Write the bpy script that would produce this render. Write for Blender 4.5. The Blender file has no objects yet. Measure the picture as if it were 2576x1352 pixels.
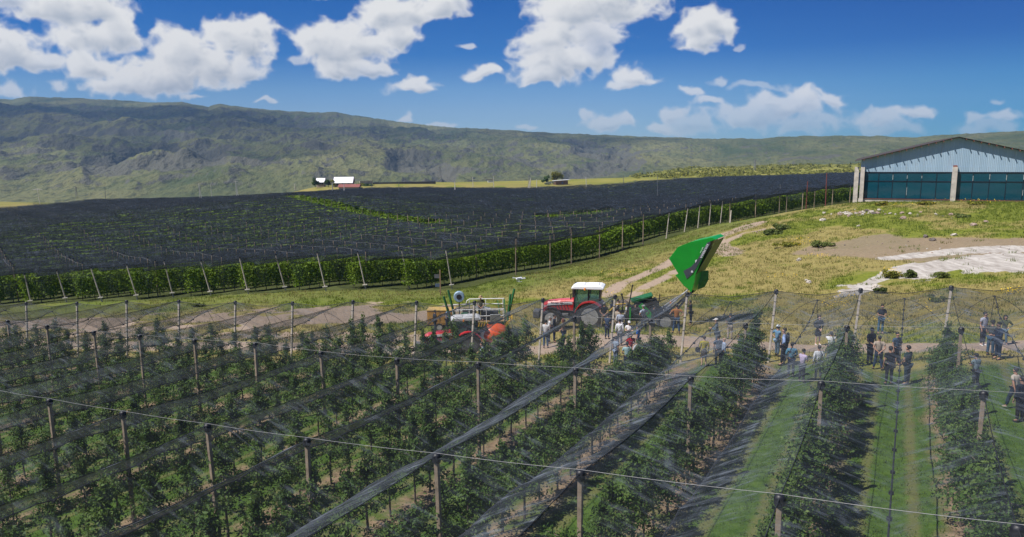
import bpy, bmesh, math, random
import numpy as np
from mathutils import Vector, Matrix, Quaternion
from math import radians as R, sin, cos, pi, sqrt, atan2

scene = bpy.context.scene
COL = scene.collection
rng = np.random.default_rng(7)
random.seed(7)

# ------------------------------------------------------------------ camera, sky, sun, exposure
CAM_Z = 16.0
FPX, PITCH, ROLL = 1812.84, 0.15612, -0.00956       # focal length for a 2576 px wide frame
cam_data = bpy.data.cameras.new('camera')
cam_data.sensor_width = 36.0
cam_data.lens = 36.0 * FPX / 2576.0
cam_data.clip_start = 0.1
cam_data.clip_end = 20000.0
cam = bpy.data.objects.new('camera', cam_data)
COL.objects.link(cam)
cam.matrix_world = Matrix.Translation((0, 0, CAM_Z)) @ Matrix.Rotation(pi / 2 - PITCH, 4, 'X') @ Matrix.Rotation(ROLL, 4, 'Z')
scene.camera = cam

SUN_DIR = Vector((-1.0, -0.42, 1.62)).normalized()     # from the ground towards the sun
sun_el = math.asin(SUN_DIR.z)
sun_az = atan2(SUN_DIR.x, SUN_DIR.y)                    # clockwise from +Y
sd = bpy.data.lights.new('sun', 'SUN')
sd.energy = 5.0
sd.angle = R(0.53)
sd.color = (1.0, 0.95, 0.87)
sun = bpy.data.objects.new('sun', sd)
COL.objects.link(sun)
sun.rotation_euler = (-SUN_DIR).to_track_quat('-Z', 'Y').to_euler()

scene.view_settings.view_transform = 'Standard'
scene.view_settings.look = 'None'
scene.view_settings.exposure = 0.62
scene.view_settings.gamma = 1.0
scene.render.engine = 'CYCLES'
scene.cycles.transparent_max_bounces = 40
scene.cycles.max_bounces = 6
scene.cycles.diffuse_bounces = 3
scene.cycles.volume_bounces = 0
scene.cycles.use_denoising = True


# ------------------------------------------------------------------ numpy noise
def _hash(ix, iy, seed):
    ix = np.asarray(ix, np.int64); iy = np.asarray(iy, np.int64)
    h = (ix * 374761393 + iy * 668265263 + seed * 1442695041) & 0xffffffff
    h = ((h ^ (h >> 13)) * 1274126177) & 0xffffffff
    h = ((h ^ (h >> 15)) * 2246822519) & 0xffffffff
    return (h ^ (h >> 16)) & 0xffffffff


def gnoise(x, y, seed=0):
    x = np.asarray(x, float); y = np.asarray(y, float)
    ix = np.floor(x); iy = np.floor(y); fx = x - ix; fy = y - iy
    u = fx * fx * fx * (fx * (fx * 6 - 15) + 10); v = fy * fy * fy * (fy * (fy * 6 - 15) + 10)

    def g(dx, dy):
        a = _hash(ix + dx, iy + dy, seed) * (2 * pi / 4294967296.0)
        return np.cos(a) * (fx - dx) + np.sin(a) * (fy - dy)
    a = g(0, 0) * (1 - u) + g(1, 0) * u
    b = g(0, 1) * (1 - u) + g(1, 1) * u
    return (a * (1 - v) + b * v) * 1.5


def fbm(x, y, octv=5, seed=0, gain=0.5, billow=False):
    s = 0; a = 1.0; tot = 0
    for k in range(octv):
        n = gnoise(x * 2 ** k + 17.3 * k, y * 2 ** k - 9.1 * k, seed + k)
        s = s + a * ((1 - 2 * np.abs(n)) if billow else n); tot += a; a *= gain
    return s / tot


def sstep(a, b, x):
    t = np.clip((x - a) / (b - a), 0, 1)
    return t * t * (3 - 2 * t)


# ------------------------------------------------------------------ projection between the frame and the place
def ray(px, py):
    a = (px - 1288) / FPX; b = (py - 676) / FPX; cr, sr = cos(ROLL), sin(ROLL)
    x = a * cr + b * sr; u = -(-a * sr + b * cr); c, s = cos(PITCH), sin(PITCH)
    y = c + u * s
    return x / y, (u * c - s) / y            # dx/dy, dz/dy


def proj(x, y, z):
    x = np.asarray(x, float); y = np.asarray(y, float); z = np.asarray(z, float) - CAM_Z
    c, s = cos(PITCH), sin(PITCH)
    d = np.maximum(y * c - z * s, 0.01); u = (y * s + z * c) / d; x = x / d
    cr, sr = cos(ROLL), sin(ROLL)
    return 1288 + FPX * (x * cr + u * sr), 676 + FPX * (x * sr - u * cr)


def at(px, py, Y):
    dx, dz = ray(px, py)
    return np.array([dx * Y, Y, dz * Y + CAM_Z])


# ------------------------------------------------------------------ world
world = bpy.data.worlds.new('World')
scene.world = world
world.use_nodes = True


def build_world():
    # cumulus field in (azimuth, elevation), painted as coverage and sunlit/shaded thickness, window mirrored round the compass
    W, H = 1800, 420
    az0, az1, el0, el1 = -42.0, 42.0, -1.0, 18.6
    az = np.linspace(az0, az1, W)[None, :]; el = np.linspace(el0, el1, H)[:, None]
    T = np.tan(np.radians(az)); E = np.tan(np.radians(el)) / np.cos(np.radians(az))
    PX = 1288 + FPX * T + 0 * E; PY = (676 - FPX * math.tan(PITCH)) - FPX * E * 0.985 - 0 * T
    cr = ROLL; PY = PY + (PX - 1288) * cr
    blobs = [  # centre x, y, radius x, y, softness
        (70, 20, 95, 36, .8), (200, 40, 120, 55, 1), (285, 45, 88, 62, 1), (338, 105, 52, 52, 1), (262, 120, 88, 50, 1), (66, 150, 100, 52, 1), (-40, 150, 120, 60, 1), (150, 170, 60, 32, .9), (30, 120, 60, 45, 1),
        (40, 238, 75, 20, .7), (185, 228, 28, 16, .7), (270, 182, 70, 32, 1), (340, 225, 80, 32, 1), (470, 150, 58, 56, 1), (420, 212, 95, 44, 1), (525, 158, 70, 52, 1), (480, 205, 110, 48, 1), (570, 190, 80, 40, 1),
        (640, 130, 80, 58, 1), (600, 95, 50, 28, 1), (670, 95, 50, 30, 1), (640, 190, 60, 28, .9),
        (820, 110, 55, 40, 1), (860, 145, 85, 50, 1), (880, 185, 70, 30, 1), (940, 195, 55, 18, .9), (930, 130, 80, 52, 1), (770, 165, 30, 14, .6), (985, 70, 60, 46, 1), (1040, 55, 75, 48, 1), (1110, 35, 75, 34, 1), (1165, 28, 36, 22, .9), (1180, 55, 22, 14, .7), (1010, 110, 60, 30, 1),
        (820, 4, 66, 12, .8), (1045, 232, 52, 20, 1), (1060, 212, 26, 20, 1), (1075, 240, 26, 16, 1), (1215, 200, 40, 15, 1), (1240, 192, 20, 10, 1), (1185, 134, 26, 9, .7),
        (1440, 50, 90, 60, 1), (1530, 30, 130, 60, 1), (1640, 15, 80, 26, .9), (1420, 105, 60, 34, 1), (1370, 125, 70, 32, 1), (1330, 145, 45, 16, .9), (1500, 110, 70, 30, .9), (1390, 185, 90, 42, 1), (1350, 205, 50, 26, 1), (1460, 165, 70, 36, 1), (1510, 140, 34, 44, .8), (1410, 165, 80, 30, 1),
        (1735, 95, 50, 36, 1), (1785, 90, 44, 42, 1), (1755, 125, 52, 24, 1), (1590, 205, 48, 25, 1), (1560, 225, 36, 16, .9), (1620, 215, 30, 14, .9), (1855, 138, 20, 9, .5),
        (1740, 235, 34, 13, .8), (1800, 215, 30, 9, .6), (1775, 260, 40, 16, .8), (1900, 225, 70, 12, .45), (1960, 275, 120, 36, .9), (2010, 250, 52, 24, 1), (2075, 262, 38, 18, .95), (1880, 295, 110, 38, .75), (2010, 315, 130, 34, .6), (1690, 295, 38, 26, .8), (1660, 330, 46, 18, .8), (1740, 320, 70, 30, .6),
        (1475, 295, 26, 16, .7), (1520, 318, 64, 24, .75), (1560, 310, 26, 16, .8), (1030, 302, 22, 12, .8), (1120, 318, 44, 8, .7), (1330, 324, 36, 7, .6),
        (2200, 300, 66, 24, .8), (2290, 290, 52, 20, .9), (2220, 325, 110, 22, .5), (2500, 298, 40, 16, .8), (2440, 305, 32, 14, .7), (2470, 328, 100, 20, .5), (2480, 262, 20, 7, .5), (680, 262, 24, 5, .7), (520, 255, 40, 8, .8)]
    wx = 34 * fbm(PX / 95, PY / 72, 4, 3, .45); wy = 24 * fbm(PX / 95, PY / 72, 4, 23, .45)
    QX = PX + wx; QY = PY + wy
    D = np.full(PX.shape, -1.5); _cy = np.zeros(PX.shape); _cr = np.zeros(PX.shape); _sw = np.full(PX.shape, 1e-9); soft = np.zeros(PX.shape)
    for bx, by, rx, ry, sf in blobs:
        dy = (QY - by) / ry
        dy = np.where(dy > 0, dy * 1.25, dy)                 # flatter bases
        d = (.55 + .45 * sf) * 1.05 - np.sqrt(((QX - bx) / rx) ** 2 + dy ** 2)
        D = np.logaddexp(D * 7, d * 7) / 7
        e_ = np.exp(5 * np.clip(d, -3, 1)); _cy += e_ * by; _cr += e_ * ry; _sw += e_; soft += e_ * sf
    _cy /= _sw; _cr /= _sw; soft /= _sw
    puff = fbm((PX + .5 * wx) / 70, (PY + .5 * wy) / 56, 5, 41, .47, True)
    fine = fbm(PX / 24, PY / 20, 4, 91, .5)
    dens = D - 0.06 + 0.60 * (puff - 0.14) + 0.10 * fine
    alpha = sstep(-0.12, 0.50, dens) * (.15 + .85 * np.clip(soft, 0, 1) ** 1.4)
    thick = np.clip(dens, 0, 1.2)
    # shade: how much cloud lies towards the sun (up and to the left)
    sh = np.zeros_like(thick); k = 0
    for st in (5, 10, 18, 28, 40):
        dx = int(round(-st * .6 * W / 2850)); dyy = int(round(st * .8 * H / 640))
        sh += np.roll(np.roll(thick, dx * -1, 1), -dyy, 0); k += 1
    sh /= k
    relief = sstep(-0.55, 0.6, puff + .2 * fine)
    base = sstep(-.2, 1.0, (QY - _cy) / _cr)
    lit = np.clip(1.10 - .55 * sh ** 1.1 - .50 * base * sstep(.1, .7, thick) + 0.40 * (relief - .5), 0.16, 1.0)
    haze = sstep(230, 350, PY)
    alpha = alpha * (1 - 0.22 * haze)
    warm = np.array([1.0, .985, .96]); cool = np.array([.40, .46, .56])
    colr = cool[None, None] + (warm - cool)[None, None] * np.clip((lit - .3) / .7, 0, 1)[..., None]
    colr *= (.83 - .12 * haze)[..., None]
    px = np.ones((H, W, 4), np.float32); px[..., :3] = colr; px[..., 3] = alpha
    img = bpy.data.images.new('cumulus', W, H, alpha=True, float_buffer=True)
    img.colorspace_settings.name = 'Linear Rec.709' if 'Linear Rec.709' in [c.name for c in bpy.types.ColorManagedInputColorspaceSettings.bl_rna.properties['name'].enum_items] else img.colorspace_settings.name
    img.alpha_mode = 'CHANNEL_PACKED'
    img.pixels.foreach_set(px.ravel()); img.update(); img.pack()

    nt = world.node_tree; N = nt.nodes; L = nt.links; N.clear()
    out = N.new('ShaderNodeOutputWorld'); bg = N.new('ShaderNodeBackground'); bg.inputs['Strength'].default_value = 0.06
    L.new(bg.outputs[0], out.inputs[0])
    sky = N.new('ShaderNodeTexSky'); sky.sky_type = 'NISHITA'; sky.sun_disc = False
    sky.sun_elevation = sun_el; sky.sun_rotation = sun_az; sky.altitude = 1500; sky.air_density = 1.0; sky.dust_density = 0.3; sky.ozone_density = 2.0
    tc = N.new('ShaderNodeTexCoord'); sep = N.new('ShaderNodeSeparateXYZ'); L.new(tc.outputs['Generated'], sep.inputs[0])

    def m(op, a, b=None):
        n = N.new('ShaderNodeMath'); n.operation = op
        for i, v in enumerate((a, b)):
            if v is None: continue
            if hasattr(v, 'is_output'): L.new(v, n.inputs[i])
            else: n.inputs[i].default_value = v
        return n.outputs[0]
    azn = m('MULTIPLY', m('ARCTAN2', sep.outputs[0], sep.outputs[1]), 180 / pi)
    eln = m('MULTIPLY', m('ARCSINE', sep.outputs[2]), 180 / pi)
    u = m('DIVIDE', m('SUBTRACT', azn, az0), az1 - az0); v = m('DIVIDE', m('SUBTRACT', eln, el0), el1 - el0)
    u = m('PINGPONG', u, 1.0)
    cb = N.new('ShaderNodeCombineXYZ'); L.new(u, cb.inputs[0]); L.new(v, cb.inputs[1])
    tx = N.new('ShaderNodeTexImage'); tx.image = img; tx.extension = 'CLIP'; tx.interpolation = 'Cubic'; L.new(cb.outputs[0], tx.inputs[0])
    # the air's own colour: deeper blue with height above the horizon
    rp = N.new('ShaderNodeValToRGB'); L.new(m('DIVIDE', eln, 40.0), rp.inputs[0])
    cr_ = rp.color_ramp; cr_.elements[0].position = 0.0; cr_.elements[0].color = SKY[0]; cr_.elements[1].position = 1.0; cr_.elements[1].color = SKY[-1]
    for p, c in zip((.0875, .125, .19, .30), SKY[1:-1]):
        e = cr_.elements.new(p); e.color = c
    mul = N.new('ShaderNodeMix'); mul.data_type = 'RGBA'; mul.blend_type = 'MULTIPLY'; mul.inputs[0].default_value = 1.0
    L.new(sky.outputs[0], mul.inputs[6]); L.new(rp.outputs[0], mul.inputs[7])
    # paler on the sun's side of the sky
    af = N.new('ShaderNodeMapRange'); af.interpolation_type = 'SMOOTHSTEP'; L.new(azn, af.inputs[0])
    for i_, v_ in zip((1, 2, 3, 4), (0.0, 40.0, 0.0, 1.0)): af.inputs[i_].default_value = v_
    tint = N.new('ShaderNodeMix'); tint.data_type = 'RGBA'; L.new(af.outputs[0], tint.inputs[0]); tint.inputs[6].default_value = (1, 1, 1, 1); tint.inputs[7].default_value = (.20, .58, .74, 1)
    mul2 = N.new('ShaderNodeMix'); mul2.data_type = 'RGBA'; mul2.blend_type = 'MULTIPLY'; mul2.inputs[0].default_value = 1.0
    L.new(mul.outputs[2], mul2.inputs[6]); L.new(tint.outputs[2], mul2.inputs[7]); mul = mul2
    sc = N.new('ShaderNodeMix'); sc.data_type = 'RGBA'; sc.blend_type = 'MULTIPLY'; sc.inputs[0].default_value = 1.0
    L.new(tx.outputs[0], sc.inputs[6]); sc.inputs[7].default_value = (11.0, 11.0, 11.0, 1); sc.clamp_result = False
    mx = N.new('ShaderNodeMix'); mx.data_type = 'RGBA'; L.new(tx.outputs[1], mx.inputs[0]); L.new(mul.outputs[2], mx.inputs[6]); L.new(sc.outputs[2], mx.inputs[7])
    L.new(mx.outputs[2], bg.inputs['Color'])


SKY = [(.60, .75, 1.0, 1), (.58, .75, 1.0, 1), (.46, .70, 1.0, 1), (.08, .42, .90, 1), (.0, .33, .86, 1), (.40, .65, .98, 1)]
build_world()
# ------------------------------------------------------------------ materials
def new_mat(name):
    m = bpy.data.materials.new(name); m.use_nodes = True
    nt = m.node_tree; nt.nodes.clear()
    return m, nt, nt.nodes, nt.links


class NB:
    """small node builder"""
    def __init__(s, nt): s.nt = nt; s.N = nt.nodes; s.L = nt.links
    def set(s, inp, v):
        if hasattr(v, 'is_output'): s.L.new(v, inp)
        elif v is not None: inp.default_value = v
    def math(s, op, a, b=None, c=None, clamp=False):
        n = s.N.new('ShaderNodeMath'); n.operation = op; n.use_clamp = clamp
        for i, v in enumerate((a, b, c)):
            if v is not None: s.set(n.inputs[i], v)
        return n.outputs[0]
    def mix(s, f, a, b, blend='MIX'):
        n = s.N.new('ShaderNodeMix'); n.data_type = 'RGBA'; n.blend_type = blend
        s.set(n.inputs[0], f); s.set(n.inputs[6], a if hasattr(a, 'is_output') else (*a[:3], 1)); s.set(n.inputs[7], b if hasattr(b, 'is_output') else (*b[:3], 1))
        return n.outputs[2]
    def noise(s, scale, detail=4, rough=.55, vec=None, out=0, dist=0):
        n = s.N.new('ShaderNodeTexNoise'); n.inputs['Scale'].default_value = scale; n.inputs['Detail'].default_value = detail; n.inputs['Roughness'].default_value = rough; n.inputs['Distortion'].default_value = dist
        if vec is not None: s.L.new(vec, n.inputs['Vector'])
        return n.outputs[out]
    def ramp(s, f, stops):
        n = s.N.new('ShaderNodeValToRGB'); s.set(n.inputs[0], f); e = n.color_ramp.elements
        e[0].position, e[1].position = stops[0][0], stops[-1][0]
        c4 = lambda c: (c, c, c, 1) if not hasattr(c, '__len__') else (*c[:3], 1)
        e[0].color, e[1].color = c4(stops[0][1]), c4(stops[-1][1])
        for p, c in stops[1:-1]:
            k = e.new(p); k.color = c4(c)
        return n.outputs[0]
    def pos(s): return s.N.new('ShaderNodeNewGeometry').outputs['Position']
    def obj(s): return s.N.new('ShaderNodeTexCoord').outputs['Object']
    def scale(s, v, k):
        n = s.N.new('ShaderNodeMapping'); s.L.new(v, n.inputs[0]); n.inputs['Scale'].default_value = k; return n.outputs[0]
    def bsdf(s, color, rough=.8, metal=0.0, spec=.3, normal=None, **kw):
        n = s.N.new('ShaderNodeBsdfPrincipled'); s.set(n.inputs['Base Color'], color if hasattr(color, 'is_output') else (*color[:3], 1)); s.set(n.inputs['Roughness'], rough); n.inputs['Metallic'].default_value = metal
        n.inputs['Specular IOR Level'].default_value = spec
        if normal is not None: s.L.new(normal, n.inputs['Normal'])
        for k, v in kw.items(): s.set(n.inputs[k], v)
        return n.outputs[0]
    def bump(s, h, strength=.4, dist=.05):
        n = s.N.new('ShaderNodeBump'); n.inputs['Strength'].default_value = strength; n.inputs['Distance'].default_value = dist; s.L.new(h, n.inputs['Height']); return n.outputs[0]
    def out(s, sh):
        o = s.N.new('ShaderNodeOutputMaterial'); s.L.new(sh, o.inputs[0])
    def attr(s, name, out='Fac'):
        n = s.N.new('ShaderNodeAttribute'); n.attribute_name = name; return n.outputs[out]


def plain(name, color, rough=.6, metal=0.0, var=.25, scale=6.0, bump=0.0, spec=.4, coat=0.0, rnd=0.0):
    """painted or bare surface with soft dirt and wear"""
    m, nt, N, L = new_mat(name); b = NB(nt); p = b.obj()
    n1 = b.noise(scale, 5, .6, p)
    dark = tuple(c * (1 - var) for c in color); light = tuple(min(1, c * (1 + var * .6)) for c in color)
    col = b.mix(b.ramp(n1, [(.3, 0), (.7, 1)]), dark, light)
    if rnd:
        oi = N.new('ShaderNodeObjectInfo').outputs['Random']
        col = b.mix(b.math('MULTIPLY', oi, rnd), col, tuple(c * .45 for c in color))
    n2 = b.noise(scale * 9, 3, .6, p)
    rg = b.math('ADD', b.math('MULTIPLY', n2, .3), rough - .15)
    nor = b.bump(n2, bump, .02) if bump else None
    b.out(b.bsdf(col, rg, metal, spec, nor, **({'Coat Weight': coat} if coat else {})))
    return m


_mc = {}


def paint(color, rough=.6, **kw):
    k = (tuple(round(c, 3) for c in color), rough, tuple(sorted(kw.items())))
    if k not in _mc: _mc[k] = plain('paint', color, rough, **kw)
    return _mc[k]


def leaf_mat(name, cols, transl=.25, scale=1.2, rough=.6):
    m, nt, N, L = new_mat(name); b = NB(nt); p = b.pos()
    f = b.math('ADD', b.math('MULTIPLY', b.noise(scale, 3, .6, p), .7), b.math('MULTIPLY', b.noise(scale * 11, 2, .5, p), .5))
    col = b.ramp(f, [(.35, cols[0]), (.55, cols[1]), (.78, cols[2])])
    oi = N.new('ShaderNodeObjectInfo').outputs['Random']
    col = b.mix(b.math('MULTIPLY', oi, .35), col, tuple(c * .6 for c in cols[0]))
    s1 = b.bsdf(col, rough, 0, .18)
    t = N.new('ShaderNodeBsdfTranslucent'); L.new(b.mix(.5, col, (cols[2][0] * 1.3, cols[2][1] * 1.4, cols[2][2] * .7)), t.inputs[0])
    mx = N.new('ShaderNodeMixShader'); mx.inputs[0].default_value = transl; L.new(s1, mx.inputs[1]); L.new(t.outputs[0], mx.inputs[2])
    b.out(mx.outputs[0]); return m


def net_mat(name, cover, color, sheen=.25, wrinkle=.5, glint=1.7, thru=.3):
    """woven hail net: thread cover grows as the cloth is seen or lit more edge-on"""
    m, nt, N, L = new_mat(name); b = NB(nt); p = b.pos()
    g = N.new('ShaderNodeNewGeometry')
    d = N.new('ShaderNodeVectorMath'); d.operation = 'DOT_PRODUCT'; L.new(g.outputs['Incoming'], d.inputs[0]); L.new(g.outputs['True Normal'], d.inputs[1])
    c = b.math('MAXIMUM', b.math('ABSOLUTE', d.outputs['Value']), .06)
    at_ = N.new('ShaderNodeAttribute'); at_.attribute_name = 'weave'
    v = N.new('ShaderNodeMapping'); L.new(at_.outputs['Vector'], v.inputs[0]); v.inputs['Scale'].default_value = (.9, .55, 1)
    w = b.noise(1.0, 5, .62, v.outputs[0], dist=1.2)
    v2 = N.new('ShaderNodeMapping'); L.new(at_.outputs['Vector'], v2.inputs[0]); v2.inputs['Scale'].default_value = (1.1, 5.5, 1)
    w2 = b.noise(1.0, 3, .6, v2.outputs[0], dist=.6)
    fold = b.ramp(b.math('ADD', b.math('MULTIPLY', w, .50), b.math('MULTIPLY', w2, .53)), [(.45, 0.0), (.56, .22), (.66, 1.0)])
    cov = b.math('ADD', cover * (1 - wrinkle * .45), b.math('MULTIPLY', fold, cover * wrinkle * 1.5))
    a = b.math('SUBTRACT', 1.0, b.math('POWER', b.math('SUBTRACT', 1.0, cov), b.math('DIVIDE', 1.0, c)), clamp=True)
    col = b.mix(fold, color, tuple(x * glint for x in color))  # highlights on the folds are painted in as lighter thread colour
    s1 = b.bsdf(col, .5, 0, sheen)
    t = N.new('ShaderNodeBsdfTranslucent'); L.new(col, t.inputs[0])
    m0 = N.new('ShaderNodeMixShader'); m0.inputs[0].default_value = thru; L.new(s1, m0.inputs[1]); L.new(t.outputs[0], m0.inputs[2])
    tr = N.new('ShaderNodeBsdfTransparent')
    mx = N.new('ShaderNodeMixShader'); L.new(a, mx.inputs[0]); L.new(tr.outputs[0], mx.inputs[1]); L.new(m0.outputs[0], mx.inputs[2])
    b.out(mx.outputs[0]); return m


# ------------------------------------------------------------------ mesh helpers
def rotm(rx=0, ry=0, rz=0):
    return np.array(Matrix.Rotation(rz, 3, 'Z') @ Matrix.Rotation(ry, 3, 'Y') @ Matrix.Rotation(rx, 3, 'X'))


class MB:
    def __init__(s): s.v = []; s.f = []; s.n = 0
    def add(s, v, f):
        v = [tuple(map(float, p)) for p in v]
        s.v += v; s.f += [tuple(i + s.n for i in q) for q in f]; s.n += len(v); return s
    def box(s, c, size, rot=None):
        c = np.array(c, float); h = np.array(size, float) / 2
        p = np.array([(x, y, z) for x in (-1, 1) for y in (-1, 1) for z in (-1, 1)], float) * h
        if rot is not None: p = p @ rot.T
        return s.add(p + c, [(0, 1, 3, 2), (4, 6, 7, 5), (0, 4, 5, 1), (2, 3, 7, 6), (0, 2, 6, 4), (1, 5, 7, 3)])
    def prism(s, poly, axis, a, b):
        """polygon in the plane across `axis`, extruded from a to b"""
        n = len(poly); o = []
        for t in (a, b):
            for p in poly:
                q = list(p); q.insert(axis, t); o.append(q)
        f = [tuple(range(n - 1, -1, -1)), tuple(range(n, 2 * n))] + [(i, (i + 1) % n, n + (i + 1) % n, n + i) for i in range(n)]
        return s.add(o, f)
    def cyl(s, p0, p1, r0, r1=None, n=10, cap=True):
        r1 = r0 if r1 is None else r1
        p0 = np.array(p0, float); p1 = np.array(p1, float); d = p1 - p0; d /= (np.linalg.norm(d) + 1e-9)
        a = np.cross(d, (0, 0, 1) if abs(d[2]) < .9 else (1, 0, 0)); a /= np.linalg.norm(a); b = np.cross(d, a)
        o = [c + r * (cos(2 * pi * k / n) * a + sin(2 * pi * k / n) * b) for c, r in ((p0, r0), (p1, r1)) for k in range(n)]
        f = [(k, (k + 1) % n, n + (k + 1) % n, n + k) for k in range(n)]
        if cap: f += [tuple(range(n - 1, -1, -1)), tuple(range(n, 2 * n))]
        return s.add(o, f)
    def tube(s, pts, r, n=6):
        pts = [np.array(p, float) for p in pts]; m = len(pts)
        rr = r if hasattr(r, '__len__') else [r] * m
        o = []; up = None
        for i, p in enumerate(pts):
            d = pts[min(i + 1, m - 1)] - pts[max(i - 1, 0)]; d /= (np.linalg.norm(d) + 1e-9)
            if up is None: up = np.array((0, 0, 1.)) if abs(d[2]) < .9 else np.array((1., 0, 0))
            a = np.cross(d, up); a /= (np.linalg.norm(a) + 1e-9); b = np.cross(a, d); up = b
            o += [p + rr[i] * (cos(2 * pi * k / n) * a + sin(2 * pi * k / n) * b) for k in range(n)]
        f = [(i * n + k, i * n + (k + 1) % n, (i + 1) * n + (k + 1) % n, (i + 1) * n + k) for i in range(m - 1) for k in range(n)]
        f += [tuple(range(n - 1, -1, -1)), tuple(range((m - 1) * n, m * n))]
        return s.add(o, f)
    def lathe(s, prof, c, axis=1, n=24, close=False):
        """profile of (radius, offset along axis) turned round an axis through c"""
        o = []; m = len(prof)
        for r, t in prof:
            for k in range(n):
                a = 2 * pi * k / n; q = [r * cos(a), r * sin(a)]; q.insert(axis, t); o.append(np.array(q) + np.array(c, float))
        f = [(i * n + k, i * n + (k + 1) % n, ((i + 1) % m) * n + (k + 1) % n, ((i + 1) % m) * n + k) for i in range(m if close else m - 1) for k in range(n)]
        if not close: f += [tuple(range(n)), tuple(range((m - 1) * n, m * n))]
        return s.add(o, f)
    def ball(s, c, rad, nu=12, nv=8, noise=0, seed=0):
        rad = np.array(rad, float) if hasattr(rad, '__len__') else np.array([rad] * 3, float)
        o = [(0, 0, -1.)]
        for j in range(1, nv):
            t = -pi / 2 + pi * j / nv
            o += [(cos(t) * cos(2 * pi * k / nu), cos(t) * sin(2 * pi * k / nu), sin(t)) for k in range(nu)]
        o.append((0, 0, 1.)); o = np.array(o)
        if noise:
            o = o * (1 + noise * gnoise(o[:, 0] * 1.7 + seed * 3.1 + o[:, 2], o[:, 1] * 1.7 + o[:, 2] * 1.3, seed))[:, None] * (1 + .4 * noise * gnoise(o[:, 0] * 4 + seed, o[:, 1] * 4 + o[:, 2] * 3, seed + 5))[:, None]
        f = [(0, 1 + (k + 1) % nu, 1 + k) for k in range(nu)]
        for j in range(nv - 2):
            a = 1 + j * nu
            f += [(a + k, a + (k + 1) % nu, a + nu + (k + 1) % nu, a + nu + k) for k in range(nu)]
        a = 1 + (nv - 2) * nu; t = len(o) - 1
        f += [(a + k, a + (k + 1) % nu, t) for k in range(nu)]
        return s.add(o * rad + np.array(c, float), f)
    def mesh(s, name, smooth=False, bevel=0.0):
        me = bpy.data.meshes.new(name); me.from_pydata(s.v, [], s.f)
        bm = bmesh.new(); bm.from_mesh(me)
        bmesh.ops.recalc_face_normals(bm, faces=bm.faces)
        if bevel:
            eds = [e for e in bm.edges if len(e.link_faces) == 2 and e.calc_face_angle(0) > .5]
            try: bmesh.ops.bevel(bm, geom=eds, offset=bevel, segments=2, affect='EDGES', profile=.5, clamp_overlap=True)
            except Exception: pass
        if smooth:
            for f in bm.faces: f.smooth = True
            for e in bm.edges:
                if len(e.link_faces) == 2 and e.calc_face_angle(0) > .6: e.smooth = False
        bm.to_mesh(me); bm.free(); return me
    def build(s, name, mat, parent=None, loc=None, smooth=False, bevel=0.0):
        return link(name, s.mesh(name, smooth, bevel), mat, parent, loc)


def link(name, me, mat=None, parent=None, loc=None):
    o = bpy.data.objects.new(name, me); COL.objects.link(o)
    if mat is not None and not len(me.materials): me.materials.append(mat)
    if parent is not None: o.parent = parent
    if loc is not None: o.location = loc
    return o


def tag(o, label, cat, group=None, kind=None):
    if label: o['label'] = label
    if cat: o['category'] = cat
    if group: o['group'] = group
    if kind: o['kind'] = kind
    return o


def thing(name, label, cat, loc=(0, 0, 0), rz=0.0, group=None):
    o = bpy.data.objects.new(name, None); COL.objects.link(o); o.empty_display_size = .3
    o.location = loc; o.rotation_euler = (0, 0, rz)
    return tag(o, label, cat, group)


def np_mesh(name, verts, faces, nper, smooth=False, mat_idx=None):
    """fast mesh from arrays; faces (n, nper)"""
    me = bpy.data.meshes.new(name); verts = np.asarray(verts, np.float32); faces = np.asarray(faces, np.int32)
    me.vertices.add(len(verts)); me.vertices.foreach_set('co', verts.ravel())
    me.loops.add(faces.size); me.loops.foreach_set('vertex_index', faces.ravel())
    me.polygons.add(len(faces)); me.polygons.foreach_set('loop_start', np.arange(0, faces.size, nper, dtype=np.int32))
    if smooth: me.polygons.foreach_set('use_smooth', np.ones(len(faces), bool))
    if mat_idx is not None: me.polygons.foreach_set('material_index', np.asarray(mat_idx, np.int32))
    me.update(calc_edges=True); return me


def grid_faces(nr, nc):
    i = np.arange(nr - 1)[:, None] * nc + np.arange(nc - 1)[None, :]
    return np.stack([i, i + 1, i + nc + 1, i + nc], -1).reshape(-1, 4)


def add_attr(me, name, vals, vec=False):
    a = me.attributes.new(name, 'FLOAT_VECTOR' if vec else 'FLOAT', 'POINT')
    a.data.foreach_set('vector' if vec else 'value', np.asarray(vals, np.float32).ravel())


def leaves(C, N, size, rs, aspect=.6, jitter=.7):
    """one four-cornered leaf at every centre C, facing roughly N"""
    n = len(C); size = np.broadcast_to(size, n)[:, None]
    N = N + rs.normal(0, jitter, (n, 3)); N /= np.linalg.norm(N, axis=1)[:, None] + 1e-9
    A = np.cross(N, rs.normal(0, 1, (n, 3))); A /= np.linalg.norm(A, axis=1)[:, None] + 1e-9
    B = np.cross(N, A)
    k = N * size * .18
    V = np.stack([C - A * size, C - B * size * aspect + k, C + A * size, C + B * size * aspect + k], 1).reshape(-1, 3)
    F = np.arange(4 * n).reshape(-1, 4)
    return V, F
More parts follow.
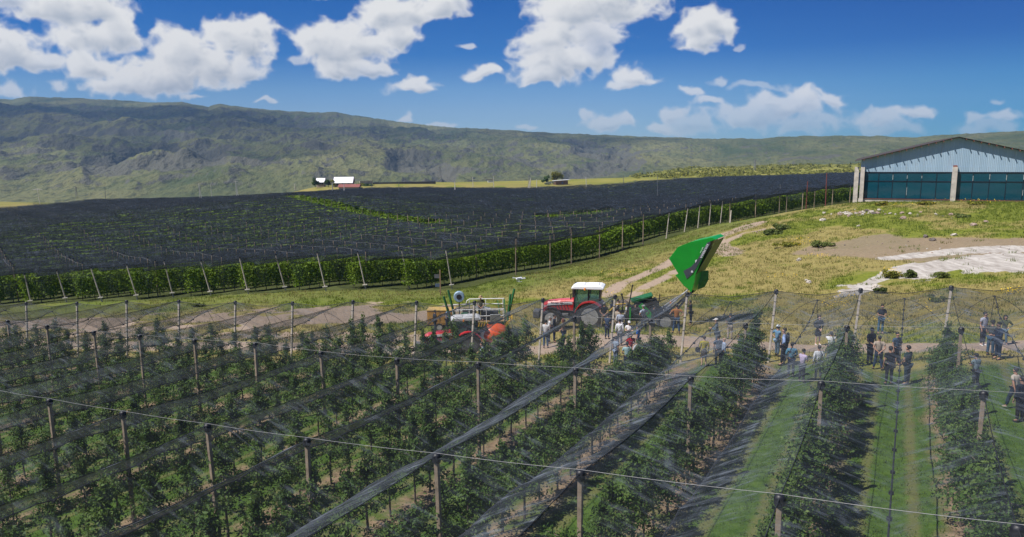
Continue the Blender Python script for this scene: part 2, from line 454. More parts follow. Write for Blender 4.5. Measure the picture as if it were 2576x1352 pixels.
# ------------------------------------------------------------------ layout of the place (metres; the camera hovers 16 m above the far field)
ROW_W = 3.8
TH = 0.49249
E_R = np.array([sin(TH), cos(TH)]); E_N = np.array([E_R[1], -E_R[0]])
ROW_O = np.array([1.409, 14.119])
POST_H = 3.6
OBS = {'A': {0: (124, 1008.5), 1: (309, 1040), 2: (521.5, 1072.5), 3: (772.5, 1108.5), 4: (1098, 1148.5), 5: (1460.5, 1191), 6: (1961.4, 1253.5), 7: (2560, 1331)},
       'B': {-5: (19, 808.5), -4: (118, 821), -3: (236, 836), -2: (351, 846), -1: (489, 857), 0: (641.5, 866), 1: (807, 888.5), 2: (998.5, 906), 3: (1203, 916), 4: (1448, 931), 5: (1737.4, 952.5), 6: (2066, 965), 7: (2475, 991)},
       'C': {2: (1275, 797), 3: (1444.5, 800), 4: (1636.5, 807.5), 5: (1876, 817.5), 6: (2131, 823.5), 7: (2418.5, 828.5)},
       'D': {-7: (66, 762.5), -6: (193.5, 762.5), -5: (318.5, 758.5), -4: (450, 757.5), -3: (592, 760), -2: (736, 762), -1: (888, 758.5), 0: (1048, 760), 1: (1193.5, 760), 2: (1366, 753.5), 3: (1547.5, 745), 4: (1729, 738.5), 5: (1953, 732), 6: (2165.5, 729), 7: (2393.5, 722.5)}}
S_ST = {'Z': -8.6, 'A': 0.0, 'B': 8.437, 'C': 17.414}
ZC = [-6.58139035, -0.37389733, 0.87040931, 0.04710223, -0.07124887, 0.07088471]


def row_xy(i, s):
    return ROW_O + np.asarray(s)[..., None] * E_R + ((i - 5) * ROW_W) * E_N


def end_s(i):
    """where row i ends at the track"""
    o = row_xy(i, 0.0)
    return (38.7 - .27 * o[0] - o[1]) / (E_R[1] + .27 * E_R[0])


def top_fit(i, s):
    a = s / 10; b = (i - 5) * ROW_W / 10; z = ZC
    return z[0] + z[1] * a + z[2] * b + z[3] * a * a + z[4] * a * b + z[5] * b * b + CAM_Z


tops = {}
for i in range(-10, 9):
    for k in 'ZABCD':
        s = end_s(i) if k == 'D' else S_ST[k]
        if k != 'D' and s > end_s(i) - 4.5: continue
        if k == 'B' and i < -8: continue
        xy = row_xy(i, s)
        o = OBS.get(k, {}).get(i)
        if o is not None:
            p = at(o[0], o[1], xy[1])
            if np.hypot(p[0] - xy[0], 0) > 1.2: p[0] = xy[0]
        elif k == 'D':
            if i < -7: p = np.array([xy[0], xy[1], tops[(-7, 'D')][2] if (-7, 'D') in tops else 7.0])
            else: p = np.array([xy[0], xy[1], tops[(7, 'D')][2] + .3])
        else:
            p = np.array([xy[0], xy[1], top_fit(i, s)])
            if i < -5: p[2] = max(p[2], 6.9)
        tops[(i, k)] = p
for i in (-10, -9, -8): tops[(i, 'D')][2] = tops[(-7, 'D')][2]

# ground control points: below the posts, then pixel + distance wherever a person, wheel, post or wall gives the scale
CP = [np.array([p[0], p[1], p[2] - POST_H]) for (i, k), p in tops.items()]
KX, KY = -6.8, 82.0
RB = R(46.5)


def edge_y(px):
    u = (px - 1288) / FPX
    s = (u * KY - KX) / (sin(RB) - u * cos(RB)); return KY + s * cos(RB)


for px, py, Y in [(1094, 836, 54.7), (1706, 839, 44), (2056, 869, 41.7), (2215, 840, 42.5), (2235, 967, 33), (1601, 823, 48), (1373, 876, 45), (1490, 826, 46), (2450, 868, 39), (1128, 833, 55),
                  (20, 770, 82), (169, 760.5, 82), (347, 754, 82), (532, 744.6, 82), (720, 733, 82), (921, 728, 82), (1138, 728, 82.5),
                  (2155, 509, 112), (2390, 509, 106), (2576, 509, 100), (2700, 509, 97),
                  (870, 469, 340), (1400, 464, 370), (0, 508, 300), (60, 519, 340), (400, 511, 335), (900, 463, 420), (1288, 459, 440), (1600, 449, 470), (1800, 437, 600), (1700, 442, 640), (2150, 424, 620), (2150, 406, 740), (2576, 404, 740)]:
    CP.append(at(px, py, Y))
for px, py in [(1300, 692), (1474, 657), (1590, 625), (1677, 600), (1757, 574), (1832, 561), (1901, 548), (1961, 540), (2026, 527), (2095, 515), (2140, 509)]:
    CP.append(at(px, py, edge_y(px)))
for px, py, Y in [(631, 617, 112), (322, 516, 180), (1130, 556, 128), (770, 487, 188), (1500, 472, 290), (1300, 505, 200), (1680, 500, 195), (1680, 454, 330), (2000, 441, 400), (2000, 474, 190), (100, 575, 130), (20, 525, 186), (1130, 476, 255), (500, 500, 228), (870, 476, 262), (870, 477, 290), (640, 485, 290), (1130, 472, 290), (700, 488, 245), (300, 503, 225), (1420, 545, 130), (1850, 490, 200)]:
    p = at(px, py, Y); p[2] -= 4.0; CP.append(p)
for x, y, z in [(0, 0, -9.9), (-25, 0, -11.5), (-20, -40, -11), (45, -15, -6.2), (-70, 40, -14), (60, 35, -7.0), (75, 60, -6.6), (110, 160, -9.5), (150, 90, -6.5), (-220, 150, -17), (260, 300, -14), (200, 180, -9.5), (-260, 350, -20), (60, 80, -7.6), (-40, 65, -15.6), (95, 92, -7.2)]:
    CP.append(np.array([x, y, z + CAM_Z]))
CP = np.array(CP)


def _phi(r2): return .5 * r2 * np.log(r2 + 1e-9)


_S = 60.0
_P = CP[:, :2] / _S; _n = len(_P)
_K = _phi(((_P[:, None] - _P[None]) ** 2).sum(-1)) + 2e-3 * np.eye(_n)
_Q = np.c_[np.ones(_n), _P]
_M = np.block([[_K, _Q], [_Q.T, np.zeros((3, 3))]])
_w = np.linalg.solve(_M, np.r_[CP[:, 2], 0, 0, 0])


def tps(x, y):
    x = np.asarray(x, float); y = np.asarray(y, float); sh = x.shape
    p = np.stack([np.clip(x, -330, 330).ravel(), np.clip(y, -60, 580).ravel()], 1) / _S; o = np.empty(len(p))
    for a in range(0, len(p), 40000):
        q = p[a:a + 40000]
        o[a:a + 40000] = _phi(((q[:, None] - _P[None]) ** 2).sum(-1)) @ _w[:_n] + _w[_n] + q @ _w[_n + 1:]
    return o.reshape(sh)


def ground(x, y):
    x = np.asarray(x, float); y = np.asarray(y, float)
    z = tps(x, y)
    r = np.hypot(x, y)
    u = x / np.maximum(y, 1.0); st_ = np.interp(u, [-.75, -.30, -.16, .15, .24], [325, 325, 480, 500, 800])
    f = np.where(y > 200, sstep(0, 1, (r - st_ * np.sqrt(1 + u * u)) / np.interp(u, [-.3, -.16], [160, 330])), 0)
    z = z * (1 - f) + (-46.0) * f
    w = sstep(38, 60, y) * (1 - sstep(300, 420, r))
    z = z + w * (.22 * fbm(x / 9, y / 9, 3, 5) + .06 * fbm(x / 2.3, y / 2.3, 2, 15)) + .05 * fbm(x / 3, y / 3, 3, 8)
    return z


def gz(x, y): return float(ground(np.array([x]), np.array([y]))[0])


_ys = np.concatenate([np.linspace(12, 70, 233), np.linspace(70.5, 160, 180), np.linspace(161, 800, 320)])


def hit(px, py):
    """where the line of sight through (px, py) meets the ground"""
    dx, dz = ray(px, py)
    g = ground(dx * _ys, _ys) - (dz * _ys + CAM_Z)
    k = np.argmax(g > 0)
    if g[k] <= 0: k = len(g) - 1
    if k == 0: y = _ys[0]
    else: y = _ys[k - 1] + (_ys[k] - _ys[k - 1]) * (-g[k - 1]) / (g[k] - g[k - 1])
    return np.array([dx * y, y, gz(dx * y, y)])


def poly_sd(x, y, poly):
    """signed distance, positive inside"""
    d = np.full(x.shape, 1e9); ins = np.zeros(x.shape, bool); n = len(poly)
    for i in range(n):
        ax, ay = poly[i]; bx, by = poly[(i + 1) % n]
        ex, ey = bx - ax, by - ay; t = np.clip(((x - ax) * ex + (y - ay) * ey) / (ex * ex + ey * ey + 1e-9), 0, 1)
        d = np.minimum(d, np.hypot(x - ax - t * ex, y - ay - t * ey))
        c = ((ay > y) != (by > y)) & (x < (bx - ax) * (y - ay) / (by - ay + 1e-12) + ax)
        ins ^= c
    return np.where(ins, d, -d)


def line_d(x, y, pts):
    d = np.full(x.shape, 1e9)
    for (ax, ay), (bx, by) in zip(pts[:-1], pts[1:]):
        ex, ey = bx - ax, by - ay; t = np.clip(((x - ax) * ex + (y - ay) * ey) / (ex * ex + ey * ey + 1e-9), 0, 1)
        d = np.minimum(d, np.hypot(x - ax - t * ex, y - ay - t * ey))
    return d


def hits(pts): return [tuple(hit(*p)[:2]) for p in pts]


# ------------------------------------------------------------------ ground sheet
def axis_pts(lim_lo, lim_hi, f0, f1, step, grow):
    a = list(np.arange(f0, f1 + 1e-6, step)); s = step
    while a[-1] < lim_hi: s *= grow; a.append(a[-1] + s)
    s = step; b = [a[0]]
    while b[-1] > lim_lo: s *= grow; b.append(b[-1] - s)
    return np.array(b[1:][::-1] + a)


def far_orchard_poly():
    right = [(KX + t * sin(RB), KY + t * cos(RB)) for t in (0, 40, 80, 120, 160, 205)]
    far = [(215, 330), (205, 440), (120, 390), (45, 315), (0, 292), (-60, 300), (-130, 325), (-235, 347), (-222, 320), (-133, 228), (-135, 195), (-190, 182)]
    return right + far + [(-90, KY), (-45, KY)]


FOP = far_orchard_poly()


def build_ground():
    xs = axis_pts(-1000, 1000, -38, 62, .42, 1.035); ys = axis_pts(-140, 1050, 9, 86, .42, 1.03)
    X, Y = np.meshgrid(xs, ys); Z = ground(X, Y)
    n1 = fbm(X / 6, Y / 6, 5, 61); n2 = fbm(X / 1.7, Y / 1.7, 4, 71); n3 = fbm(X / 18, Y / 18, 3, 81)
    # bare track beyond the row ends, wheel ruts up the slope, trampled bare soil on the left
    yr = 43.6 - .25 * X
    dirt = sstep(2.6, 1.2, np.abs(Y - yr + .6 * n3) - 1.1 * n1)
    yr2 = 47.5 - .30 * X
    left = sstep(6, -6, X + 4)
    dirt = np.maximum(dirt, left * sstep(.0, .22, n1 + .35 * n2 + .30 - .05 * np.abs(Y - 66)))
    dirt = np.maximum(dirt, left * sstep(3.2, 1.5, np.abs(Y - (50 - .22 * X)) - 1.4 * n1))
    ruts = hits([(1480, 770), (1560, 715), (1640, 682), (1700, 652), (1770, 606), (1840, 578), (1905, 562)])
    rut2 = hits([(1540, 775), (1610, 730), (1690, 690), (1750, 655), (1810, 615), (1880, 586), (1960, 568)])
    ok = sstep(-.45, -.05, n1 + .4 * n2)
    dirt = np.maximum(dirt, ok * np.maximum(sstep(1.3, .5, line_d(X, Y, ruts)), .9 * sstep(1.2, .4, line_d(X, Y, rut2))))
    path = hits([(1900, 562), (1850, 580), (1800, 598), (1790, 610), (1840, 640)])
    dirt = np.maximum(dirt, sstep(2.2, .8, line_d(X, Y, path) - 1.2 * n1))
    brown = sstep(-1.5, 1.8, poly_sd(X, Y, hits([(2010, 640), (2060, 614), (2200, 590), (2330, 598), (2700, 600), (2700, 650), (2330, 662), (2180, 650)])) + 3.0 * n1 + 1.2 * n2)
    white = sstep(-.5, .9, poly_sd(X, Y, hits([(2105, 745), (2135, 715), (2190, 682), (2260, 668), (2360, 655), (2470, 640), (2720, 636), (2720, 676), (2500, 690), (2410, 688), (2300, 704), (2240, 712), (2180, 735)])) + 2.6 * n1 + 2.2 * n2 - .1)
    thin = sstep(-.3, .8, 1.4 - line_d(X, Y, hits([(2240, 650), (2320, 640), (2420, 632), (2560, 625)])) * .8 + 1.4 * n1)
    white = np.maximum(white, .8 * thin)
    orch = sstep(.3, -.8, Y - (38.7 - .27 * X)) * sstep(34, 31, (X - ROW_O[0]) * E_N[0] + (Y - ROW_O[1]) * E_N[1])
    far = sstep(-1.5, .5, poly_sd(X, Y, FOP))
    edge = np.minimum(sstep(9, 3, np.abs(poly_sd(X, Y, FOP) + 3.2)), sstep(260, 200, Y))   # mown strip in front of the far hedge
    dirt = dirt * (1 - .75 * edge)
    yel = sstep(-.05, .35, n3 + .4 * n1) * sstep(300, 240, Y)
    lush = sstep(-.1, .5, fbm(X / 11, Y / 11, 4, 131) + .2 * n2 + .25 * sstep(30, 45, X) - .1)
    valley = sstep(300, 430, np.hypot(X, Y))
    V = np.stack([X, Y, Z], -1).reshape(-1, 3)
    me = np_mesh('ground', V, grid_faces(len(ys), len(xs)), 4, True)
    for k, a in dict(dirt=dirt * (1 - orch), brown=brown, white=white, orch=orch, far=far, yel=yel, lush=lush, edge=edge, valley=valley).items(): add_attr(me, k, a)
    o = link('ground', me, ground_mat()); o['kind'] = 'structure'
    return o


def ground_mat():
    m, nt, N, L = new_mat('meadow and soil'); b = NB(nt); p = b.pos()
    nA = b.noise(.55, 6, .62, p); nB = b.noise(3.2, 5, .65, p); nC = b.noise(14, 3, .6, p)
    v = b.scale(p, (1.0, .25, 1)); nS = b.noise(2.2, 4, .6, v)
    dry = b.mix(b.ramp(nB, [(.3, 0), (.7, 1)]), (.165, .138, .046), (.270, .225, .085))
    green = b.mix(b.ramp(nB, [(.3, 0), (.7, 1)]), (.080, .105, .014), (.180, .195, .030))
    grass = b.mix(b.ramp(b.math('ADD', b.math('MULTIPLY', b.attr('lush'), .55), b.math('MULTIPLY', nA, .6)), [(.32, 0), (.62, 1)]), dry, green)
    grass = b.mix(b.math('MULTIPLY', b.attr('edge'), .75), grass, b.mix(nB, (.05, .085, .016), (.12, .15, .03)))
    soil = b.mix(b.ramp(b.math('ADD', b.math('MULTIPLY', nB, .6), b.math('MULTIPLY', nC, .4)), [(.3, 0), (.7, 1)]), (.205, .150, .112), (.360, .285, .225))
    jag = b.math('MULTIPLY', b.math('SUBTRACT', nC, .5), .9)
    jagB = b.math('MULTIPLY', b.math('SUBTRACT', nB, .5), 1.1)
    msk = lambda nm, lo=.35, hi=.65: b.ramp(b.math('ADD', b.math('ADD', b.attr(nm), jag), jagB), [(lo, 0), (hi, 1)])
    col = b.mix(msk('dirt'), grass, soil)
    col = b.mix(b.math('MULTIPLY', msk('brown'), .8), col, b.mix(nB, (.135, .098, .072), (.265, .205, .160)))
    col = b.mix(msk('white', .42, .58), col, b.mix(b.ramp(nS, [(.35, 0), (.65, 1)]), (.25, .225, .205), (.43, .405, .38)))
    # orchard floor: mown grass alleys and bare tree strips along the rows
    d = N.new('ShaderNodeVectorMath'); d.operation = 'DOT_PRODUCT'; L.new(p, d.inputs[0]); d.inputs[1].default_value = (E_N[0], E_N[1], 0)
    t0 = float(ROW_O @ E_N)
    tt = b.math('DIVIDE', b.math('SUBTRACT', d.outputs['Value'], t0), ROW_W)
    fr = b.math('ABSOLUTE', b.math('SUBTRACT', b.math('FRACT', tt), .5))          # .5 on the row, 0 mid alley
    st = b.ramp(b.math('ADD', fr, b.math('MULTIPLY', b.math('SUBTRACT', nA, .5), .42)), [(.27, 0), (.38, 1)])
    rut = b.ramp(b.math('ADD', b.math('ABSOLUTE', b.math('SUBTRACT', fr, .17)), b.math('MULTIPLY', b.math('SUBTRACT', nB, .5), .12)), [(.02, 1), (.06, 0)])
    alley = b.mix(b.ramp(nB, [(.3, 0), (.72, 1)]), (.030, .066, .010), (.076, .130, .021))
    alley = b.mix(b.math('MULTIPLY', rut, .45), alley, (.17, .14, .07))
    strip = b.mix(b.ramp(nB, [(.3, 0), (.7, 1)]), (.120, .085, .052), (.260, .190, .125))
    strip = b.mix(b.ramp(b.noise(1.1, 4, .6, p), [(.50, 0), (.62, 1)]), strip, (.07, .10, .022))
    floor_ = b.mix(st, alley, strip)
    col = b.mix(b.attr('orch'), col, floor_)
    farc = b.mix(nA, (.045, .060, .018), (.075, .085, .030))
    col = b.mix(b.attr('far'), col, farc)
    val = b.mix(b.ramp(b.noise(.02, 5, .6, p), [(.4, 0), (.6, 1)]), (.140, .150, .026), (.225, .205, .048))
    col = b.mix(b.attr('valley'), col, val)
    h = b.math('ADD', b.math('MULTIPLY', nC, .5), nB)
    b.out(b.bsdf(col, .95, 0, .12, b.bump(h, .55, .12)))
    return m


ground_obj = build_ground()


# ------------------------------------------------------------------ hills across the valley
SKYLINE = np.array([(-900, 262), (-400, 255), (0, 248), (60, 250), (110, 243), (200, 246), (330, 252), (400, 258), (480, 257), (545, 268), (575, 261), (640, 271), (700, 277), (800, 283), (850, 282), (900, 290), (1000, 305), (1100, 318), (1288, 328), (1400, 335), (1600, 343), (1800, 350), (1900, 349), (2000, 343), (2100, 342), (2300, 345), (2450, 335), (2576, 328), (3000, 318), (3600, 330)], float)


def build_hills():
    na, nr = 1150, 300
    az = np.concatenate([np.linspace(-48, -40, 40)[:-1], np.linspace(-40, 40, na), np.linspace(40, 48, 40)[1:]])
    ta = np.tan(np.radians(az)); px = 1288 + FPX * ta
    py = np.interp(px, SKYLINE[:, 0], SKYLINE[:, 1])
    py = py + 1.8 * fbm(px / 42, px * 0, 3, 77) + 1.2 * fbm(px / 11, px * 0, 3, 78)
    el = np.array([ray(a, b_)[1] for a, b_ in zip(px, py)])
    Yr = np.interp(px, [0, 1000, 1500, 2000, 2576], [3000, 2700, 2200, 1700, 1350])
    Zr = el * Yr + CAM_Z
    rho = np.concatenate([np.linspace(0, 1, nr) ** 1.15, [1.05, 1.12, 1.2, 1.28]])
    Rr, T = np.meshgrid(rho, ta, indexing='ij'); YR = np.broadcast_to(Yr, Rr.shape)
    Y = 620 + (YR - 620) * Rr; X = T * Y
    zb = -42.0
    prof = np.interp(Rr, [0, .12, .3, .55, .8, 1.0, 1.06, 1.6], [0, .05, .18, .45, .76, 1.0, .96, .3])
    # a lower shelf of foothills before the main slope on the left and middle
    Z = zb + (np.broadcast_to(Zr, Rr.shape) - zb) * prof
    env = sstep(.02, .18, Rr) * (1 - sstep(.80, 1.0, Rr))
    amp = np.interp(px, [0, 1000, 1700, 2576], [1.0, .8, .45, .34])[None]
    wx = 60 * fbm(X / 500, Y / 500, 3, 210)
    rid = fbm((X + wx) / 420, Y / 620, 6, 201, .55, True)
    big = fbm(X / 900, Y / 900, 3, 231)
    fine = fbm(X / 70, Y / 90, 4, 251)
    Z = Z + env * amp * (60 * big + 52 * (rid - .25) + 10 * fine) + .6 * fbm(X / 45, Y / 120, 3, 5) * sstep(.8, 1, Rr) * 5
    # two rocky gorges cut down to the valley
    gorge = np.zeros_like(Z)
    for pts, wd, dp in (([(1010, 402), (1060, 405), (1110, 425), (1120, 452)], 26, 34), ([(1460, 372), (1560, 390), (1590, 408), (1500, 420), (1440, 446)], 22, 26), ([(250, 420), (380, 410), (560, 390)], 26, 20)):
        PXg = 1288 + FPX * X / Y; PYg = proj(X, Y, Z)[1]
        d = line_d(PXg + 14 * fbm(X / 60, Y / 60, 3, 9), PYg + 5 * fbm(X / 60, Y / 60, 3, 19), pts)
        g = sstep(wd * 1.5, 0, d) * sstep(-.55, .35, fbm(X / 45, Y / 60, 4, 29) + .2); Z = Z - g * dp * .5 * env; gorge = np.maximum(gorge, g)
    # keep every slope below the skyline
    lim = np.broadcast_to(el, Rr.shape) * Y + CAM_Z
    Z = np.where(Rr < .99, np.minimum(Z, lim - (1 - Rr) * 12), Z)
    me = np_mesh('hills', np.stack([X, Y, Z], -1).reshape(-1, 3), grid_faces(len(rho), len(az)), 4, True)
    gy, gx = np.gradient(Z); dY = np.gradient(Y, axis=0); dX = np.gradient(X, axis=1)
    slope = np.hypot(gy / dY, gx / dX)
    cur = fbm(X / 160, Y / 110, 5, 301, .6)
    rock = np.clip(sstep(.28, .62, slope) * .8 + sstep(.12, .4, cur) * .75 * env + gorge * .95, 0, 1)
    add_attr(me, 'rock', rock); add_attr(me, 'gorge', gorge)
    m, nt, N, L = new_mat('hillside'); b = NB(nt); p = b.pos()
    v = b.scale(p, (1, .5, 1))
    n1 = b.noise(.0045, 6, .6, v); n2 = b.noise(.03, 5, .65, v); n3 = b.noise(.12, 4, .6, v)
    grass = b.mix(b.ramp(n1, [(.38, 0), (.62, 1)]), (.046, .062, .026), (.128, .128, .056))
    grass = b.mix(b.math('MULTIPLY', b.ramp(n2, [(.45, 0), (.65, 1)]), .5), grass, (.125, .115, .055))
    grass = b.mix(b.math('MULTIPLY', b.ramp(n3, [(.50, 0), (.62, 1)]), .55), grass, (.022, .034, .016))
    rk = b.mix(n3, (.036, .036, .034), (.110, .104, .094))
    f = b.ramp(b.math('ADD', b.attr('rock'), b.math('MULTIPLY', b.math('SUBTRACT', n2, .5), 1.1)), [(.38, 0), (.75, .78)])
    col = b.mix(f, grass, rk)
    b.out(b.bsdf(col, .95, 0, .1, b.bump(b.math('ADD', n2, n3), .7, 6.0)))
    o = link('hills', me, m); o['kind'] = 'structure'


build_hills()
# ------------------------------------------------------------------ the far orchard: rows under dark hail nets
BF = R(52.0)
FR = np.array([sin(BF), cos(BF)]); FC = np.array([-cos(BF), sin(BF)])
FK = np.array([KX, KY]); F_ROW, F_SP, F_H = 3.9, 6.5, 4.0
M_NETF = net_mat('dark woven net', .26, (.022, .026, .033), .10, .9, 2.0, .1)
M_NET = net_mat('grey woven net', .108, (.048, .055, .066), .2, .85, 2.8, .04)
M_CURT = net_mat('end net', .32, (.050, .058, .050), .2, .4)
M_POST = plain('weathered post', (.30, .235, .175), .85, 0, .35, 3.0, .3, .2, rnd=.25)
M_POSTE = plain('pale concrete post', (.50, .44, .38), .85, 0, .3, 3.0, .3, .2)
M_CAP = plain('black cap', (.012, .013, .018), .5)
M_CORD = plain('black cord', (.014, .016, .020), .7)
M_WIRE = plain('galvanised wire', (.24, .24, .25), .6, .2)
M_BARK = plain('bark', (.11, .085, .065), .9, 0, .4, 14, .5)
M_LEAFF = leaf_mat('hedge leaves', [(.046, .100, .006), (.130, .220, .014), (.240, .320, .030)], .25, .7)


def fxy(s, t): return FK + np.multiply.outer(np.asarray(s, float), FR) + np.multiply.outer(np.asarray(t, float), FC) if np.ndim(s) else FK + s * FR + t * FC


def in_gap(s, t):
    return ((t > 40) & (t < 118) & (s > 23.5) & (s < 28.0)) | ((t > 33) & (t < 37.5) & (s > 45) & (s < 66))


def far_field():
    smax = 420; ns = 2.0
    S = np.arange(-160, smax, ns)
    nk = 0
    for k in range(0, 52):
        tm = (k + .5) * F_ROW
        P = FK + S[:, None] * FR + tm * FC
        ins = poly_sd(P[:, 0], P[:, 1], FOP) > -.6
        px, _ = proj(P[:, 0], P[:, 1], np.full(len(P), 8.0))
        ins &= (px > -500) & (px < 2330) & ~in_gap(S, np.full(S.shape, tm))
        run = np.flatnonzero(ins)
        if len(run) < 3: continue
        segs = np.split(run, np.flatnonzero(np.diff(run) > 1) + 1)
        for sg in segs:
            if len(sg) < 2: continue
            s = S[sg]; prof = np.array([0, .25, .5, .75, 1.0]); drop = np.array([0, .42, .62, .42, 0])
            ss = np.repeat(s[:, None], 5, 1); tt = (k + prof)[None] * F_ROW + 0 * ss
            x = FK[0] + ss * FR[0] + tt * FC[0]; y = FK[1] + ss * FR[1] + tt * FC[1]
            z = ground(x, y) + F_H - drop[None] * (1 + .35 * gnoise(ss / 7, tt / 3, 4)) + .18 * gnoise(ss / 5, tt / 2, 44) + .10 * (1 - drop)[None] * np.cos(2 * pi * ss / F_SP)
            me = np_mesh('hail_net', np.stack([x, y, z], -1).reshape(-1, 3), grid_faces(len(s), 5), 4, True); add_attr(me, 'weave', np.stack([tt * .5, ss * .5, 0 * ss], -1).reshape(-1, 3), True)
            tag(link('hail_net', me, M_NETF), 'strip of dark hail net roofing one alley of the far orchard', 'hail net', 'net strips over the far orchard')
            nk += 1
    # leaves of all the far rows, thinned with distance
    rs = np.random.default_rng(11); C = []; SZ = []; NN = []
    TR = MB(); yb = []
    for k in range(0, 53):
        t = k * F_ROW
        s = np.arange(-150, smax, 1.25); P = FK + s[:, None] * FR + t * FC
        sd = poly_sd(P[:, 0], P[:, 1], FOP); px, _ = proj(P[:, 0], P[:, 1], np.full(len(P), 5.0))
        okk = (sd > .6) & (px > -120) & (px < 2260); r = np.hypot(P[:, 0], P[:, 1])
        front = (sd < 9) & (r < 190) & (P[:, 1] < 185) & ((P[:, 1] < 95) | (P[:, 0] > -6))
        gp = (np.abs(s - 29) < 1.6) & (t > 39) & (t < 118)
        for j in np.flatnonzero(okk):
            if front[j]: n, sz = (430, .135) if r[j] < 100 else (260, .18)
            elif gp[j]: n, sz = 220, .19
            elif r[j] < 110: n, sz = 120, .24
            elif r[j] < 160: n, sz = 60, .40
            elif r[j] < 260: n, sz = 24, .62
            else: n, sz = 6, 1.1
            vg = .5 + .5 * gnoise(s[j] * .8 + k * 9.1, k * 3.3, 7); hh = (3.2 if front[j] else 2.55) + .4 * gnoise(s[j] * .55, k * 5.7, 3)
            n = int(n * 1.2 * (.7 + .6 * rs.random()) if front[j] else n * 1.25 * (.75 + .5 * vg)); u = rs.random(n); zz = .45 + (hh - .45) * u ** .8
            wd = (.75 - .4 * (zz / hh) ** 2) * (.8 + .5 * vg)
            a = rs.normal(0, 1, n); a /= np.maximum(np.abs(a), .6); b = rs.normal(0, .30, n) if front[j] else rs.random(n) - .5
            off = np.clip(rs.normal(0, .7, n), -1.1, 1.1) * wd
            C.append(np.stack([P[j, 0] + b * 1.15 * FR[0] + off * FC[0], P[j, 1] + b * 1.15 * FR[1] + off * FC[1], zz], 1))
            SZ.append(np.full(n, sz) * rs.uniform(.7, 1.3, n)); NN.append(np.stack([off * FC[0], off * FC[1], np.full(n, .45)], 1))
            if front[j] and r[j] < 150:
                g = gz(P[j, 0], P[j, 1]); TR.cyl((P[j, 0], P[j, 1], g - .1), (P[j, 0] + rs.normal(0, .05), P[j, 1], g + 1.3), .05, .03, 5, False)
    C = np.concatenate(C); SZ = np.concatenate(SZ); NN = np.concatenate(NN)
    C[:, 2] += ground(C[:, 0], C[:, 1])
    V, F = leaves(C, NN + 1e-3, SZ, rs, .62, .6)
    print('far leaves', len(F))
    tv = np.array(TR.v); tf = np.array([f for f in TR.f if len(f) == 4])
    me = np_mesh('orchard_trees', np.concatenate([V, tv]), np.concatenate([F, tf + len(V)]), 4, False, np.r_[np.zeros(len(F)), np.ones(len(tf))])
    me.materials.append(M_LEAFF); me.materials.append(M_BARK)
    o = link('orchard_trees', me); tag(o, 'rows of apple trees massed under the far dark nets', 'apple trees', None, 'stuff')

    # posts: the nearest ones singly, the rest as one
    pts = []
    for k in range(0, 53):
        s = np.arange(-150 + (k % 1), smax, F_SP); t = k * F_ROW; P = FK + s[:, None] * FR + t * FC
        sd = poly_sd(P[:, 0], P[:, 1], FOP); z = ground(P[:, 0], P[:, 1]); px, py = proj(P[:, 0], P[:, 1], z + 4)
        for j in np.flatnonzero((sd > 1.5) & (px > -40) & (px < 2155)): pts.append((np.hypot(*P[j]), P[j, 0], P[j, 1], z[j]))
    pts.sort()
    shaft = MB().box((0, 0, 2.15), (.11, .11, 4.3)).mesh('net_post'); shaft.materials.append(M_POST); shaft.materials.append(M_CAP)
    b_ = MB().box((0, 0, 2.1), (.10, .10, 4.35)).cyl((0, 0, 4.24), (0, 0, 4.42), .09, .06, 6); shaft = b_.mesh('net_post'); shaft.materials.append(M_POST); shaft.materials.append(M_CAP)
    for p in shaft.polygons: p.material_index = 0 if p.index < 6 else 1
    for n_, (r, x, y, z) in enumerate(pts[:235]):
        o = link('net_post', shaft, None, None, (x, y, z)); o.rotation_euler = (random.gauss(0, .012), random.gauss(0, .012), BF)
        tag(o, 'slim post carrying the dark nets inside the far orchard', 'post', 'posts inside the far orchard')
    mb = MB()
    for r, x, y, z in pts[235:]:
        w = .085
        mb.box((x, y, z + 1.9), (w, w, 4.1))
    o = mb.build('orchard_posts', plain('old post', (.17, .14, .11), .9, 0, .4, .5)); tag(o, 'many distant thin posts standing through the dark nets', 'posts', None, 'stuff')
    print('far posts', len(pts), 'nets', nk)

    # cross wires over the post heads
    for j, s0 in enumerate(np.arange(-59.5 - 6.5 * 8, 120, F_SP)):
        t = np.arange(0, 52) * F_ROW; P = FK + s0 * FR + t[:, None] * FC
        sd = poly_sd(P[:, 0], P[:, 1], FOP); r = np.hypot(P[:, 0], P[:, 1]); run = np.flatnonzero((sd > 0) & (r < 118))
        if len(run) < 4: continue
        z = ground(P[run, 0], P[run, 1]) + 4.36
        o = MB().tube(np.c_[P[run], z], .007, 4).build('support_wire', M_WIRE)
        tag(o, 'thin cross wire running over the post heads of the far orchard', 'wire', 'cross wires over the far orchard')

    # rim of the block: posts, hanging side net, gathered net corners
    lean = [((61, 689), (80, 768)), ((142, 680), (169, 761)), ((228, 673), (258, 760)), ((318, 665), (347, 754)), ((412, 655), (437, 748)), ((504.5, 655), (532.6, 745)), ((602, 647), (626, 740)), ((693, 639.5), (720, 733)), ((797, 634), (821, 733)), ((899, 633), (921, 728)), ((1010, 628), (1031, 727)), ((1121, 626), (1138, 728)), ((-30, 699), (-8, 775))]
    pm = MB()
    ends = []
